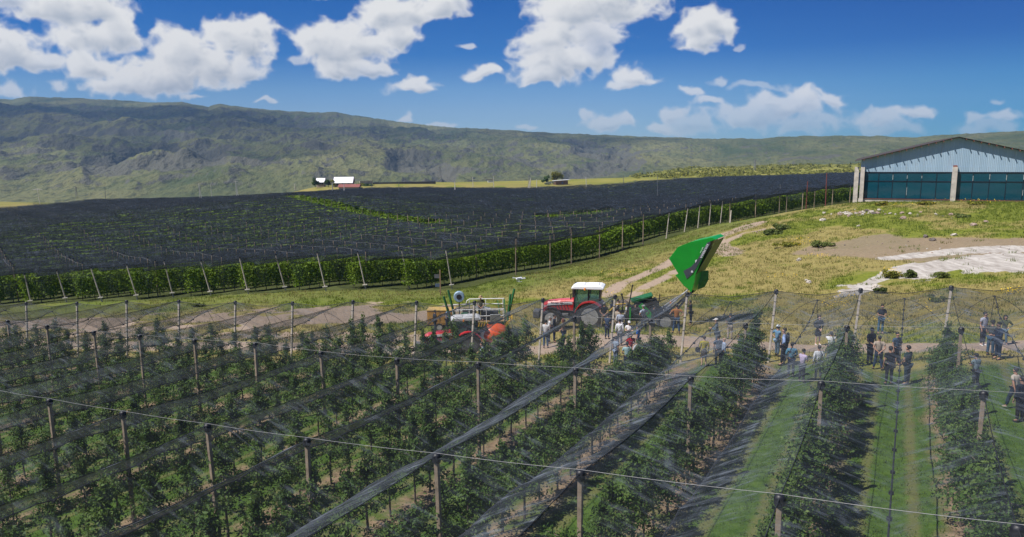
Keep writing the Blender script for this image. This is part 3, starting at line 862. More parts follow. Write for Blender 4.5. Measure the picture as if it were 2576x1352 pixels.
    for i, (tp, bs) in enumerate(lean):
        b0 = hit(*bs); T = at(tp[0], tp[1], b0[1] - .3)
        ends.append(T)
        rt = tag(link('anchor_post', MB().cyl((0, 0, -.2), T - b0, .075, .065, 6).mesh('anchor_post'), M_POSTE, None, tuple(b0)),
                 f'leaning row-end post of the far orchard, {ORD[i]}' if False else None, 'post', 'leaning posts along the front of the far orchard')
        rt['label'] = 'pale leaning post with a foot block at the front of the far orchard'
        d = (T - b0) / np.linalg.norm(T - b0)
        MB().cyl(T - b0 - d * .12, T - b0 + d * .08, .12, .09, 8).build('cap', M_CAP, rt)
        MB().box(d * .55 + np.array((0, -.1, 0)), (.55, .12, .10), rotm(0, -.1, .2)).build('foot_block', plain('pale block', (.62, .58, .50), .8), rt)
    ends.sort(key=lambda e: e[0])
    E = np.array(ends)

    def curtain(pts_, h, name, label, sag=.12, seed=0):
        Q = []; Wv = []; acc = 0
        for a, c in zip(pts_[:-1], pts_[1:]):
            for q in np.linspace(0, 1, 9)[:-1]:
                p = a * (1 - q) + c * q; p = p - np.array((0, 0, sag * 4 * q * (1 - q))); Q.append(p)
        Q.append(pts_[-1]); Q = np.array(Q)
        acc = np.r_[0, np.cumsum(np.linalg.norm(np.diff(Q[:, :2], axis=0), axis=1))]
        nv = 6; V = []
        for j in range(nv):
            q = j / (nv - 1); w = .10 * gnoise(acc / 1.4, np.full(len(acc), q * 2.), seed)
            V.append(np.c_[Q[:, 0], Q[:, 1] + w * q, Q[:, 2] - h * q * (1 + .15 * gnoise(acc / 5, acc * 0, seed + 3))])
            Wv.append(np.c_[np.full(len(acc), q * h), acc, acc * 0])
        me = np_mesh(name, np.concatenate(V), grid_faces(nv, len(Q)), 4, True); add_attr(me, 'weave', np.concatenate(Wv), True)
        return tag(link(name, me, M_NETF), label, 'net')
    curtain(E, 1.05, 'side_net', 'dark net edge hanging along the front of the far orchard', .10, 3)
    # gathered corners of net tied down between the leaning posts
    for a, c in zip(E[:-1], E[1:]):
        m = (a + c) / 2; m = m + np.array((random.uniform(-.3, .3), -.15, -.95)); n = 7; V = []; W = []
        for i in range(n):
            q = i / (n - 1)
            for j in range(5):
                u = j / 4; tp_ = m + np.array(((q - .5) * 2.3, .1 * sin(q * 9), 0)); bt = m + np.array((.25 + (q - .5) * .35, .1, -2.1))
                V.append(tp_ * (1 - u) + bt * u + np.array((0, .06 * sin(q * 14 + u * 3), 0))); W.append((q * 3, u * 2, 0))
        me = np_mesh('net_corner', np.array(V), grid_faces(n, 5), 4, True); add_attr(me, 'weave', np.array(W), True)
        tag(link('net_corner', me, M_NETF), 'gathered corner of dark net tied down between two leaning posts', 'net', 'gathered net corners at the far orchard front')
    # right-hand rim running up to the hangar
    rim = [((1297, 598), 0), ((1384, 578), 0), ((1437.7, 574), 0), ((1509, 555.5), 0), ((1566.7, 552.5), 0), ((1619, 536.7), 0), ((1684, 533.7), (1676, 589)), ((1731, 523), (1721.5, 580)), ((1761, 515.4), (1755.5, 562)), ((1789, 508), (1784, 558)), ((1818.6, 504.4), (1812, 552)), ((1837, 505), 0), ((1902, 499), 0), ((1962, 493), 0), ((1980, 492.5), 0), ((2020, 490), 0), ((2050, 488), 0), ((2095, 486), 0), ((2139, 483), 0)]
    RT = []
    for tp, bs in rim:
        Y = edge_y(tp[0]) if tp[0] < 2000 else edge_y(tp[0]) * .93
        T = at(tp[0], tp[1], Y); g = gz(T[0], T[1])
        if T[2] - g < 3.2: T[2] = g + 3.6
        if T[2] - g > 5.0: T[2] = g + 4.6
        B = hit(*bs) if bs else np.array((T[0], T[1], g))
        if bs:
            B = np.array((T[0] + (bs[0] - tp[0]) / FPX * Y, T[1] - .4, gz(T[0], T[1])))
        RT.append(T)
        rt = link('rim_post', MB().cyl((0, 0, -.2), T - B, .085, .075, 6).mesh('rim_post'), M_POSTE if bs else M_POST, None, tuple(B))
        MB().cyl(T - B - np.array((0, 0, .12)), T - B + np.array((0, 0, .1)), .13, .10, 8).build('cap', M_CAP, rt)
        if bs: tag(rt, 'stout leaning post along the right-hand rim of the far orchard', 'post', 'leaning posts along the right rim')
        else: tag(rt, 'upright post along the right-hand rim of the far orchard', 'post', 'upright posts along the right rim')
    curtain(np.array([E[-1]] + RT), 1.0, 'side_net', 'long dark net edge climbing along the right rim of the far orchard', .15, 9)


ORD = ['first', 'second', 'third', 'fourth', 'fifth', 'sixth', 'seventh', 'eighth', 'ninth', 'tenth', 'eleventh', 'twelfth', 'thirteenth', 'fourteenth', 'fifteenth', 'sixteenth', 'seventeenth', 'eighteenth', 'nineteenth', 'twentieth'] + ['twenty-' + o for o in ('first', 'second', 'third', 'fourth', 'fifth', 'sixth', 'seventh', 'eighth', 'ninth')] + ['thirtieth'] + ['thirty-' + o for o in ('first', 'second', 'third', 'fourth', 'fifth', 'sixth', 'seventh', 'eighth', 'ninth')] + ['fortieth']
far_field()
# ------------------------------------------------------------------ the near orchard under grey nets
M_LEAF = leaf_mat('apple leaves', [(.020, .050, .011), (.056, .108, .021), (.130, .190, .044)], .22, 1.6, .6)


def tree_meshes(seed, h=2.75, nl=2300):
    rs = np.random.default_rng(seed)
    tr = MB(); z = np.linspace(0, h * .97, 9)
    ax = np.c_[.05 * gnoise(z * .9 + seed, z * 0, seed), .05 * gnoise(z * .9, z * 0 + 7, seed + 1), z]; ax[0, :2] = 0
    tr.tube(np.r_[[(0, 0, -.15)], ax], np.r_[.045, np.linspace(.04, .008, 9)], 6)
    C = []; NN = []; SZ = []
    nb = 26
    for j in range(nb):
        q = (j + rs.random()) / nb; z0 = .75 + (h - .85) * q; p0 = np.array([np.interp(z0, z, ax[:, 0]), np.interp(z0, z, ax[:, 1]), z0])
        a = j * 2.4 + rs.normal(0, .4); ln = (1.0 - .72 * q) * rs.uniform(.7, 1.25) * (.95 if j > 2 else .7); el = rs.uniform(-.15, .75) + .25 * q
        d = np.array([cos(a) * cos(el), sin(a) * cos(el), sin(el)]); d[1] *= 1.0
        bend = rs.normal(0, .12, 3); bend[2] -= .12
        u = np.linspace(0, 1, 5)[:, None]; pl = p0 + d * ln * u + bend * u ** 2
        tr.tube(pl, np.linspace(.017, .005, 5), 4)
        m = int(nl / nb * (1.35 - .7 * q) * rs.uniform(.75, 1.25))
        w = rs.random(m) ** .7; c = p0 + d * ln * w[:, None] * 1.08 + bend * w[:, None] ** 2 + rs.normal(0, .095 * (1.1 - .45 * q), (m, 3))
        C.append(c); NN.append((c - p0) * .9 + np.array((0, 0, .35)))
    for j in range(6):                                    # young upright shoots at the top
        a = rs.uniform(0, 6.28); p0 = ax[-1] - np.array((0, 0, rs.uniform(0, .5))); d = np.array([cos(a) * .25, sin(a) * .25, 1.]) * rs.uniform(.3, .6)
        tr.tube([p0, p0 + d], [.008, .004], 4); m = 34; w = rs.random(m)[:, None]; c = p0 + d * w + rs.normal(0, .05, (m, 3)); C.append(c); NN.append(rs.normal(0, 1, (m, 3)) + (0, 0, .4))
    C = np.concatenate(C); NN = np.concatenate(NN)
    k = C[:, 2] > .5; C = C[k]; NN = NN[k]
    V, F = leaves(C, NN, rs.uniform(.036, .072, len(C)), rs, .52, .55)
    cm = np_mesh('crown', V, F, 4); cm.materials.append(M_LEAF)
    tm = tr.mesh('trunk', True); tm.materials.append(M_BARK)
    return cm, tm, (C, NN)


TREE = [tree_meshes(s, hh, n) for s, hh, n in ((1, 2.75, 2100), (2, 2.6, 1800), (3, 2.9, 2300), (4, 2.45, 1400), (5, 2.8, 2200), (6, 2.65, 1700), (7, 2.2, 1000))]
row_name = {}
for i in range(-10, 9): row_name[i] = f'{ORD[7 - i]} row from the right' if i < 7 else 'rightmost row'


def near_orchard():
    # net posts
    sh = MB().box((0, 0, -POST_H / 2 - .2), (.10, .10, POST_H + .4)).mesh('net_post', False, .008); sh.materials.append(M_POST)
    cp = MB().lathe([(.075, -.16), (.10, -.13), (.105, .0), (.085, .05), (.06, .07)], (0, 0, 0), 2, 8).mesh('cap', True); cp.materials.append(M_CAP)
    tie = MB().box((0, 0, -.55), (.118, .118, .03)).box((0, 0, -1.25), (.118, .118, .03)).box((0, 0, -1.95), (.118, .118, .03)).mesh('tie'); tie.materials.append(M_CORD)
    wn = dict(A='nearest', B='second', C='third')
    for (i, k), p in tops.items():
        if k == 'Z' or i > 7: continue
        px, py = proj(*p)
        if not (-40 < px < 2620): continue
        o = link('net_post' if k != 'D' else 'end_post', sh, None, None, tuple(p)); o.rotation_euler = (random.gauss(0, .01), random.gauss(0, .01), -TH)
        c = link('cap', cp, None, o)
        if k == 'D':
            o.material_slots[0].link = 'OBJECT'; o.material_slots[0].material = M_POSTE
            o.rotation_euler = (-.05, .055, -TH); link('tie', tie, None, o)
            # keep the head on its spot while the foot stays under it
            tag(o, f'pale end post at the track end of the {row_name[i]}', 'post', 'end posts along the track')
        else: tag(o, f'brown net post under the {wn[k]} cross wire, {row_name[i]}', 'post', 'posts in the near orchard')
    # cross wires
    for k, nm in (('A', 'nearest'), ('B', 'second'), ('C', 'third')):
        P = [tops[(i, k)] for i in range(-10, 9) if (i, k) in tops]
        if k == 'A': P = [p for p in P]
        pts = []
        for a, c in zip(P[:-1], P[1:]):
            for q in np.linspace(0, 1, 7)[:-1]: pts.append(a * (1 - q) + c * q + np.array((0, 0, .08 - .10 * q * (1 - q))))
        pts.append(P[-1] + np.array((0, 0, .08)))
        tag(MB().tube(pts, .0048, 5).build('support_wire', M_WIRE), f'pale cross wire over the post heads, {nm} to the viewer of the three', 'wire', 'cross wires of the near orchard')

    # nets: one roof strip per alley, with its gutter seam and clips
    def ridge(i):
        ks = [k for k in 'ZABCD' if (i, k) in tops]; s = [(tops[(i, k)][:2] - ROW_O) @ E_R for k in ks]
        return np.array(s), np.array([tops[(i, k)] for k in ks])
    for i in range(-10, 8):
        s0, P0 = ridge(i); s1, P1 = ridge(i + 1)
        n = 74; q = np.linspace(0, 1, n)
        sa = s0[0] + (s0[-1] - s0[0]) * q; sb = s1[0] + (s1[-1] - s1[0]) * q
        ra = np.stack([np.interp(sa, s0, P0[:, c]) for c in range(3)], 1); rb = np.stack([np.interp(sb, s1, P1[:, c]) for c in range(3)], 1)
        sag = lambda ss, s_: np.array([.16 * 4 * f * (1 - f) for f in [(v - s_[max(0, np.searchsorted(s_, v) - 1)]) / max(.1, s_[min(len(s_) - 1, max(1, np.searchsorted(s_, v)))] - s_[max(0, np.searchsorted(s_, v) - 1)]) for v in ss]])
        ra[:, 2] -= sag(sa, s0); rb[:, 2] -= sag(sb, s1)
        prof = np.linspace(0, 1, 13); gd = (.92 if i < 4 else .74) + .12 * gnoise(np.array([i * 3.3]), np.array([1.2]), 2)[0]
        # cloth hangs in a flat V with its seam in the middle; the last metres lift to the end wire
        lift = 1 - .35 * sstep(.93, 1.0, q)
        drop = (1 - np.abs(2 * prof - 1)) ** 1.15
        V = ra[:, None] * (1 - prof)[None, :, None] + rb[:, None] * prof[None, :, None]
        w = 1 - np.abs(2 * prof - 1) ** 4
        V[..., 2] -= gd * lift[:, None] * drop[None] + w[None] * (.07 * gnoise(sa[:, None] / 1.1 + 0 * prof, prof[None] * 2 + sa[:, None] * .35, 31 + i) + .04 * gnoise(sa[:, None] / .45, prof[None] * 3, 61 + i))
        W = np.stack([np.broadcast_to(prof * 3.8, V.shape[:2]), np.broadcast_to(sa[:, None], V.shape[:2]), np.full(V.shape[:2], i * 7.7)], -1)
        me = np_mesh('hail_net', V.reshape(-1, 3), grid_faces(n, 13), 4, True); add_attr(me, 'weave', W.reshape(-1, 3), True)
        o = tag(link('hail_net', me, M_NET), f'grey hail net over the alley beside the {row_name[i]}' if i < 7 else 'grey translucent hail net over the alley along the right edge', 'hail net', 'roof nets of the near orchard')
        # seam cord with clips
        g = V[:, 6].copy(); g[:, 2] -= .02
        mb = MB().tube(g, .020, 5)
        for j in range(1, n, 3): mb.box(g[j] + (0, 0, -.03), (.10, .05, .07), rotm(0, 0, -TH))
        mb.build('seam_cord', M_CORD, o)
        mb = MB(); e = rb.copy(); e[:, 2] += .02
        mb.tube(e, .011, 5); mb.build('ridge_cord', M_CORD, o)
        # end of the alley: hanging end net, arched cords and tie
        a, c = P0[-1], P1[-1]; nx, nz = 15, 7; Vv = []; Ww = []
        j_ = V[-1, 6]
        out = np.array((E_R[0], E_R[1], 0))
        for v in range(nz):
            f = v / (nz - 1)
            for u in range(nx):
                t = u / (nx - 1); p = a * (1 - t) + c * t; p = p - np.array((0, 0, .22 * 4 * t * (1 - t)))
                p = p - np.array((0, 0, 1.75 * f * (1 - .30 * 4 * (t - .5) ** 2))) + out * (.05 + .30 * f * sin(t * pi) + .06 * sin(7 * t + 3 * v + i))
                Vv.append(p); Ww.append((f * 2, t * 3.8 + i * 4, 0))
        me = np_mesh('end_net', np.array(Vv), grid_faces(nz, nx), 4, True); add_attr(me, 'weave', np.array(Ww), True)
        en = tag(link('end_net', me, M_CURT), f'end net with arched cords at the track, right of the {row_name[i]}' if i < 7 else 'dark end net with arched cords at the far right track end', 'net', 'end nets along the track')
        mb = MB()
        for side, pp in ((-1, a), (1, c)):
            foot = pp - np.array((0, 0, 1.95)) + out * .12; pts = []
            for u in np.linspace(0, 1, 9):
                p = j_ * (1 - u) + foot * u; p[2] = j_[2] - .05 - (j_[2] - foot[2]) * (u ** 1.6); pts.append(p)
            mb.tube(pts, .012, 5)
        mb.tube([a - (0, 0, .02), (a + c) / 2 - (0, 0, .26), c - (0, 0, .02)], .014, 4)
        mb.tube([j_, j_ + out * .9 - np.array((0, 0, 1.8))], .012, 4)
        mb.build('arched_cord', M_CORD, en)

    # trees
    spots = []
    for i in range(-10, 8):
        s = end_s(i) - (1.5 if i < 3 else 3.2); n = 0
        while s > -16:
            xy = row_xy(i, s) + np.array([random.gauss(0, .07), random.gauss(0, .07)]); z = gz(*xy)
            px, py = proj(xy[0], xy[1], z + 1.4); px2, py2 = proj(xy[0], xy[1], z + 2.9)
            if -90 < px < 2670 and py2 < 1440 and xy[1] > 6: spots.append((np.hypot(*xy), i, n, xy[0], xy[1], z))
            n += 1; s -= random.uniform(.98, 1.22)
    spots.sort(); print('near trees', len(spots))
    ones = spots[:300]; rest = spots[300:]
    for r, i, n, x, y, z in ones:
        v = random.choice([0, 0, 1, 2, 2, 3, 4, 4, 5, 6] if i > -1 else [0, 1, 1, 3, 3, 5, 6, 6])
        sc = random.uniform(.88, 1.08)
        t = thing('apple_tree', f'young apple tree, {ORD[n] if n < len(ORD) else "a far"} from the track in the {row_name[i]}', 'apple tree', (x, y, z), random.uniform(0, 6.28), 'apple trees of the near orchard')
        wd = .84 if i < 2 else .95
        t.scale = (wd * sc * random.uniform(.9, 1.15), wd * sc * random.uniform(.9, 1.15), sc * (.93 if i < 0 else 1))
        link('crown', TREE[v][0], None, t); link('trunk', TREE[v][1], None, t)
    # the farther ones, each a few pixels wide, as one mass
    Vs = []; Fs = []; n0 = 0; rs = np.random.default_rng(77); tk = MB()
    for r, i, n, x, y, z in rest:
        C, NN = TREE[rs.choice([0, 1, 3, 3, 5, 6, 6])][2]; sel = rs.random(len(C)) < .62; C = C[sel]; NN = NN[sel]
        a = rs.random() * 6.28; rm = rotm(0, 0, a); sc = rs.uniform(.85, 1.1)
        V, F = leaves(C @ rm.T * sc + (x, y, z), NN @ rm.T, rs.uniform(.045, .085, len(C)), rs, .52, .55)
        Vs.append(V); Fs.append(F + n0); n0 += len(V); tk.cyl((x, y, z - .1), (x, y, z + 1.8), .04, .015, 5, False)
    if Vs:
        tv = np.array(tk.v); tf = np.array(tk.f)
        me = np_mesh('orchard_trees', np.concatenate(Vs + [tv]), np.concatenate(Fs + [tf + n0]), 4, False, np.r_[np.zeros(sum(map(len, Fs))), np.ones(len(tf))])
        me.materials.append(M_LEAF); me.materials.append(M_BARK)
        tag(link('orchard_trees', me), 'sparse young apple trees massed at the far left of the near orchard', 'apple trees', None, 'stuff')


near_orchard()
# ------------------------------------------------------------------ hangar on the rise
def corr_mat():
    m, nt, N, L = new_mat('corrugated sheet'); b = NB(nt); p = b.obj()
    sx = N.new('ShaderNodeSeparateXYZ'); L.new(p, sx.inputs[0])
    w = b.math('SINE', b.math('MULTIPLY', sx.outputs[0], 2 * pi / .22))
    seam = b.math('GREATER_THAN', b.math('ABSOLUTE', b.math('SUBTRACT', b.math('FRACT', b.math('DIVIDE', sx.outputs[0], 1.1)), .5)), .48)
    n = b.noise(.9, 4, .6, b.scale(p, (1, 1, .3)))
    sh = N.new('ShaderNodeTexWhiteNoise'); sh.noise_dimensions = '1D'; L.new(b.math('FLOOR', b.math('DIVIDE', sx.outputs[0], 1.1)), sh.inputs['W'])
    col = b.mix(b.math('ADD', b.math('MULTIPLY', n, .6), b.math('MULTIPLY', sh.outputs[0], .4)), (.21, .31, .41), (.33, .44, .55))
    col = b.mix(b.math('MULTIPLY', seam, .4), col, (.44, .55, .65))
    st = b.ramp(b.noise(1.0, 5, .65, b.scale(p, (2.2, 1, .22))), [(.56, 0), (.74, .45)])
    col = b.mix(st, col, (.22, .17, .13))
    b.out(b.bsdf(col, .5, .1, .35, b.bump(w, .3, .03))); return m


def glass_mat():
    m, nt, N, L = new_mat('blue tinted glass'); b = NB(nt); p = b.obj()
    n = b.noise(.35, 3, .5, p)
    col = b.mix(n, (.003, .036, .060), (.007, .068, .100))
    b.out(b.bsdf(col, .05, 0, .5)); return m


def hangar():
    P0 = np.array([53.9, 112.0]); fd = np.array([.9, -.436]); ang = atan2(fd[1], fd[0])
    zb = at(2165, 508, 111.5)[2]
    root = thing('hangar', 'pale blue corrugated hangar with dark teal windows on the grassy rise', 'building', (P0[0], P0[1], zb), ang)
    HS = 12.55; Wd = 2 * HS; ZW0, ZW1, ZE, ZR = .45, 4.55, 6.35, 9.55
    M_sheet = corr_mat(); M_conc = plain('cast concrete', (.46, .42, .38), .9, 0, .3, 1.2, .4, .2); M_dark = plain('dark steel', (.012, .018, .03), .5, .3)
    M_roof = plain('roof sheet', (.050, .040, .038), .8, .1); M_rust = plain('rust red steel', (.20, .075, .055), .8)
    # gable sheet
    MB().prism([(0, ZW1), (Wd, ZW1), (Wd, ZE), (HS, ZR), (0, ZE)], 1, .10, .16).build('gable_sheet', M_sheet, root)
    MB().box((HS, .085, ZW1 + .42), (Wd - .1, .03, .8)).build('sheet_band', M_sheet, root)
    # roof with overhang and purlin ends
    mb = MB(); ov = .70
    for sg in (-1, 1):
        e = HS + sg * (HS + .9); ze = ZE - (ZR - ZE) * .9 / HS
        mb.prism([(HS, ZR + .06), (e, ze + .06), (e, ze + .12), (HS, ZR + .12)], 1, -ov, 40)
    mb.build('roof', M_roof, root)
    mb = MB()
    for sg in (-1, 1):
        for k in range(1, 14):
            q = k / 13.4; x = HS + sg * HS * q; z = ZR - (ZR - ZE) * q
            mb.box((x, -.40, z - .06), (.09, 1.0, .18))
    mb.build('purlin', M_rust, root)
    # side walls and back
    mb = MB().box((.1, 20, (ZE + .2) / 2), (.15, 39.5, ZE - .2)).box((Wd - .1, 20, (ZE + .2) / 2), (.15, 39.5, ZE - .2)).prism([(0, 0), (Wd, 0), (Wd, ZE), (HS, ZR), (0, ZE)], 1, 39.8, 39.95)
    mb.build('wall', M_conc, root)
    MB().box((HS, .3, .2), (Wd + .2, .9, .5)).box((HS, .6, -1.2), (Wd, .4, 2.6)).build('plinth', M_conc, root)
    MB().box((HS, -.18, .47), (Wd, .12, .07)).build('sill_beam', M_rust, root)
    # concrete columns
    for x, w in ((-.55, .62), (.28, .55), (HS - .1, .62), (Wd + .3, .62)):
        mb = MB(); yo = -.2 if x > 0 else .5
        mb.box((x, yo, 2.55), (w, .62, 5.5))
        for k in range(1, 6): mb.box((x, yo, k * .92), (w + .02, .64, .012))
        mb.build('column', M_conc, root, bevel=0)
    MB().box((HS - .1, -.15, 5.42), (.5, .4, .25)).build('column_head', M_rust, root)
    # glazed bays: frame, panes, upright mullions
    for x0, x1, n in ((.62, HS - .42, 6), (HS + .22, Wd - .1, 6)):
        fr = MB(); zm = ZW0 + .66 * (ZW1 - ZW0); wd = (x1 - x0) / n
        fr.box(((x0 + x1) / 2, .12, ZW0 + .09), (x1 - x0, .09, .12)).box(((x0 + x1) / 2, .12, ZW1 - .07), (x1 - x0, .09, .14)).box(((x0 + x1) / 2, .118, zm), (x1 - x0, .08, .11))
        for k in range(n + 1): fr.box((x0 + k * wd, .122, (ZW0 + ZW1) / 2), (.075, .07, ZW1 - ZW0))
        wn = fr.build('window', M_dark, root)
        gl = MB()
        for k in range(n):
            for a, c in ((ZW0 + .13, zm - .05), (zm + .05, ZW1 - .13)):
                gl.box((x0 + (k + .5) * wd, .15, (a + c) / 2), (wd - .07, .02, c - a), rotm(random.gauss(0, .006), 0, random.gauss(0, .008)))
        gl.build('pane', glass_mat_, wn)
        st = MB()
        for k in range(1, n):
            if random.random() < .75: st.box((x0 + k * wd, .075, zm + .55 + random.uniform(-.2, .2)), (.05, .012, random.uniform(.3, .85)))
            if random.random() < .3: st.box((x0 + k * wd + .05, .078, ZW0 + 1.2), (.04, .012, random.uniform(.4, 1.2)))
        st.build('tape_strip', plain('pale tape', (.45, .48, .48), .7), wn)


glass_mat_ = glass_mat()
hangar()


# ------------------------------------------------------------------ farmstead, huts, walls and poles beyond the nets
def gable_house(name, label, px, py, Y, w, d, hw, hr, rz, wall, roof, trim=None, windows=True):
    Y *= 1.28; w *= 1.28; d *= 1.28; hw *= 1.28; hr *= 1.28
    p = at(px, py, Y); z = p[2]
    r = thing(name, label, 'house', (p[0], p[1], z), rz)
    mw = plain('plaster', wall, .9, 0, .25, .6)
    MB().box((0, 0, hw / 2 - .6), (w, d, hw + 1.2)).prism([(-d / 2, hw), (d / 2, hw), (0, hr - .05)], 0, -w / 2, w / 2).build('wall', mw, r)
    mb = MB(); o = .45; k = (hr - hw) / (d / 2)
    for sg in (-1, 1): mb.prism([(0, hr), (sg * (d / 2 + o), hw - k * o), (sg * (d / 2 + o), hw - k * o + .12), (0, hr + .12)], 0, -w / 2 - .4, w / 2 + .4)
    mb.build('roof', plain('sheet roof', roof, .35, .1, .12, .5), r)
    if trim:
        mb = MB()
        for sg in (-1, 1):
            for x in (-w / 2 - .42, w / 2 + .42): mb.prism([(0, hr - .02), (sg * (d / 2 + o), hw - k * o - .02), (sg * (d / 2 + o), hw - k * o + .2), (0, hr + .2)], 0, x - .04, x + .04)
        mb.build('roof_trim', plain('dark purple trim', trim, .6), r)
    if windows:
        for x in (-w * .3, 0, w * .3): MB().box((x, -d / 2 - .01, hw * .55), (.9, .06, 1.1)).build('window', M_CAP, r)
        MB().box((-w / 2 - .01, -d * .2, hw * .5), (.06, 1.0, 1.4)).build('window', M_CAP, r)
        MB().box((-w / 2 - .01, d * .15, 1.0), (.06, 1.0, 2.0)).build('door', plain('tan door', (.35, .24, .14), .7), r)
    return r


def bush_mesh(seed, rad, n, size, mat):
    rs = np.random.default_rng(seed); C = []; NN = []
    for k in range(9):
        c = rs.normal(0, .42, 3) * rad; c[2] = abs(c[2]) + rad[2] * .35; m = n // 9
        d = rs.normal(0, 1, (m, 3)); d /= np.linalg.norm(d, axis=1)[:, None]; q = c + d * np.array(rad) * .45 * rs.random((m, 1)) ** .4
        C.append(q); NN.append(d)
    C = np.concatenate(C); C[:, 2] = np.abs(C[:, 2]); V, F = leaves(C, np.concatenate(NN) + (0, 0, .3), rs.uniform(.7, 1.3, len(C)) * size, rs, .6, .6)
    me = np_mesh('crown', V, F, 4); me.materials.append(mat); return me


M_TREEG = leaf_mat('green tree leaves', [(.014, .034, .008), (.034, .070, .012), (.070, .115, .022)], .2, .5)
M_TREEY = leaf_mat('yellow green leaves', [(.060, .075, .010), (.130, .140, .018), (.240, .215, .030)], .25, .5)
M_TREES = leaf_mat('silvery leaves', [(.070, .085, .060), (.140, .155, .120), (.240, .250, .200)], .2, .5)


def far_tree(name, label, px, py, Y, w, h, mat, seed, n=900, trunk=True):
    Y *= 1.29; w *= 1.28; h *= 1.28
    p = at(px, py, Y); z = p[2]
    t = thing(name, label, 'tree' if 'tree' in name else 'bush', (p[0], p[1], z))
    c = link('crown', bush_mesh(seed, (w / 2, w / 2, h * .5), n, .34, mat), None, t, (0, 0, h * .12 if trunk else 0))
    if trunk:
        mb = MB().tube([(0, 0, -.5), (.05, 0, h * .3), (0, .1, h * .7)], [.16, .11, .03], 6)
        for k in range(5): a = k * 1.3; mb.tube([(0, 0, h * .25), (cos(a) * w * .25, sin(a) * w * .25, h * .55)], [.07, .02], 5)
        mb.build('trunk', M_BARK, t)


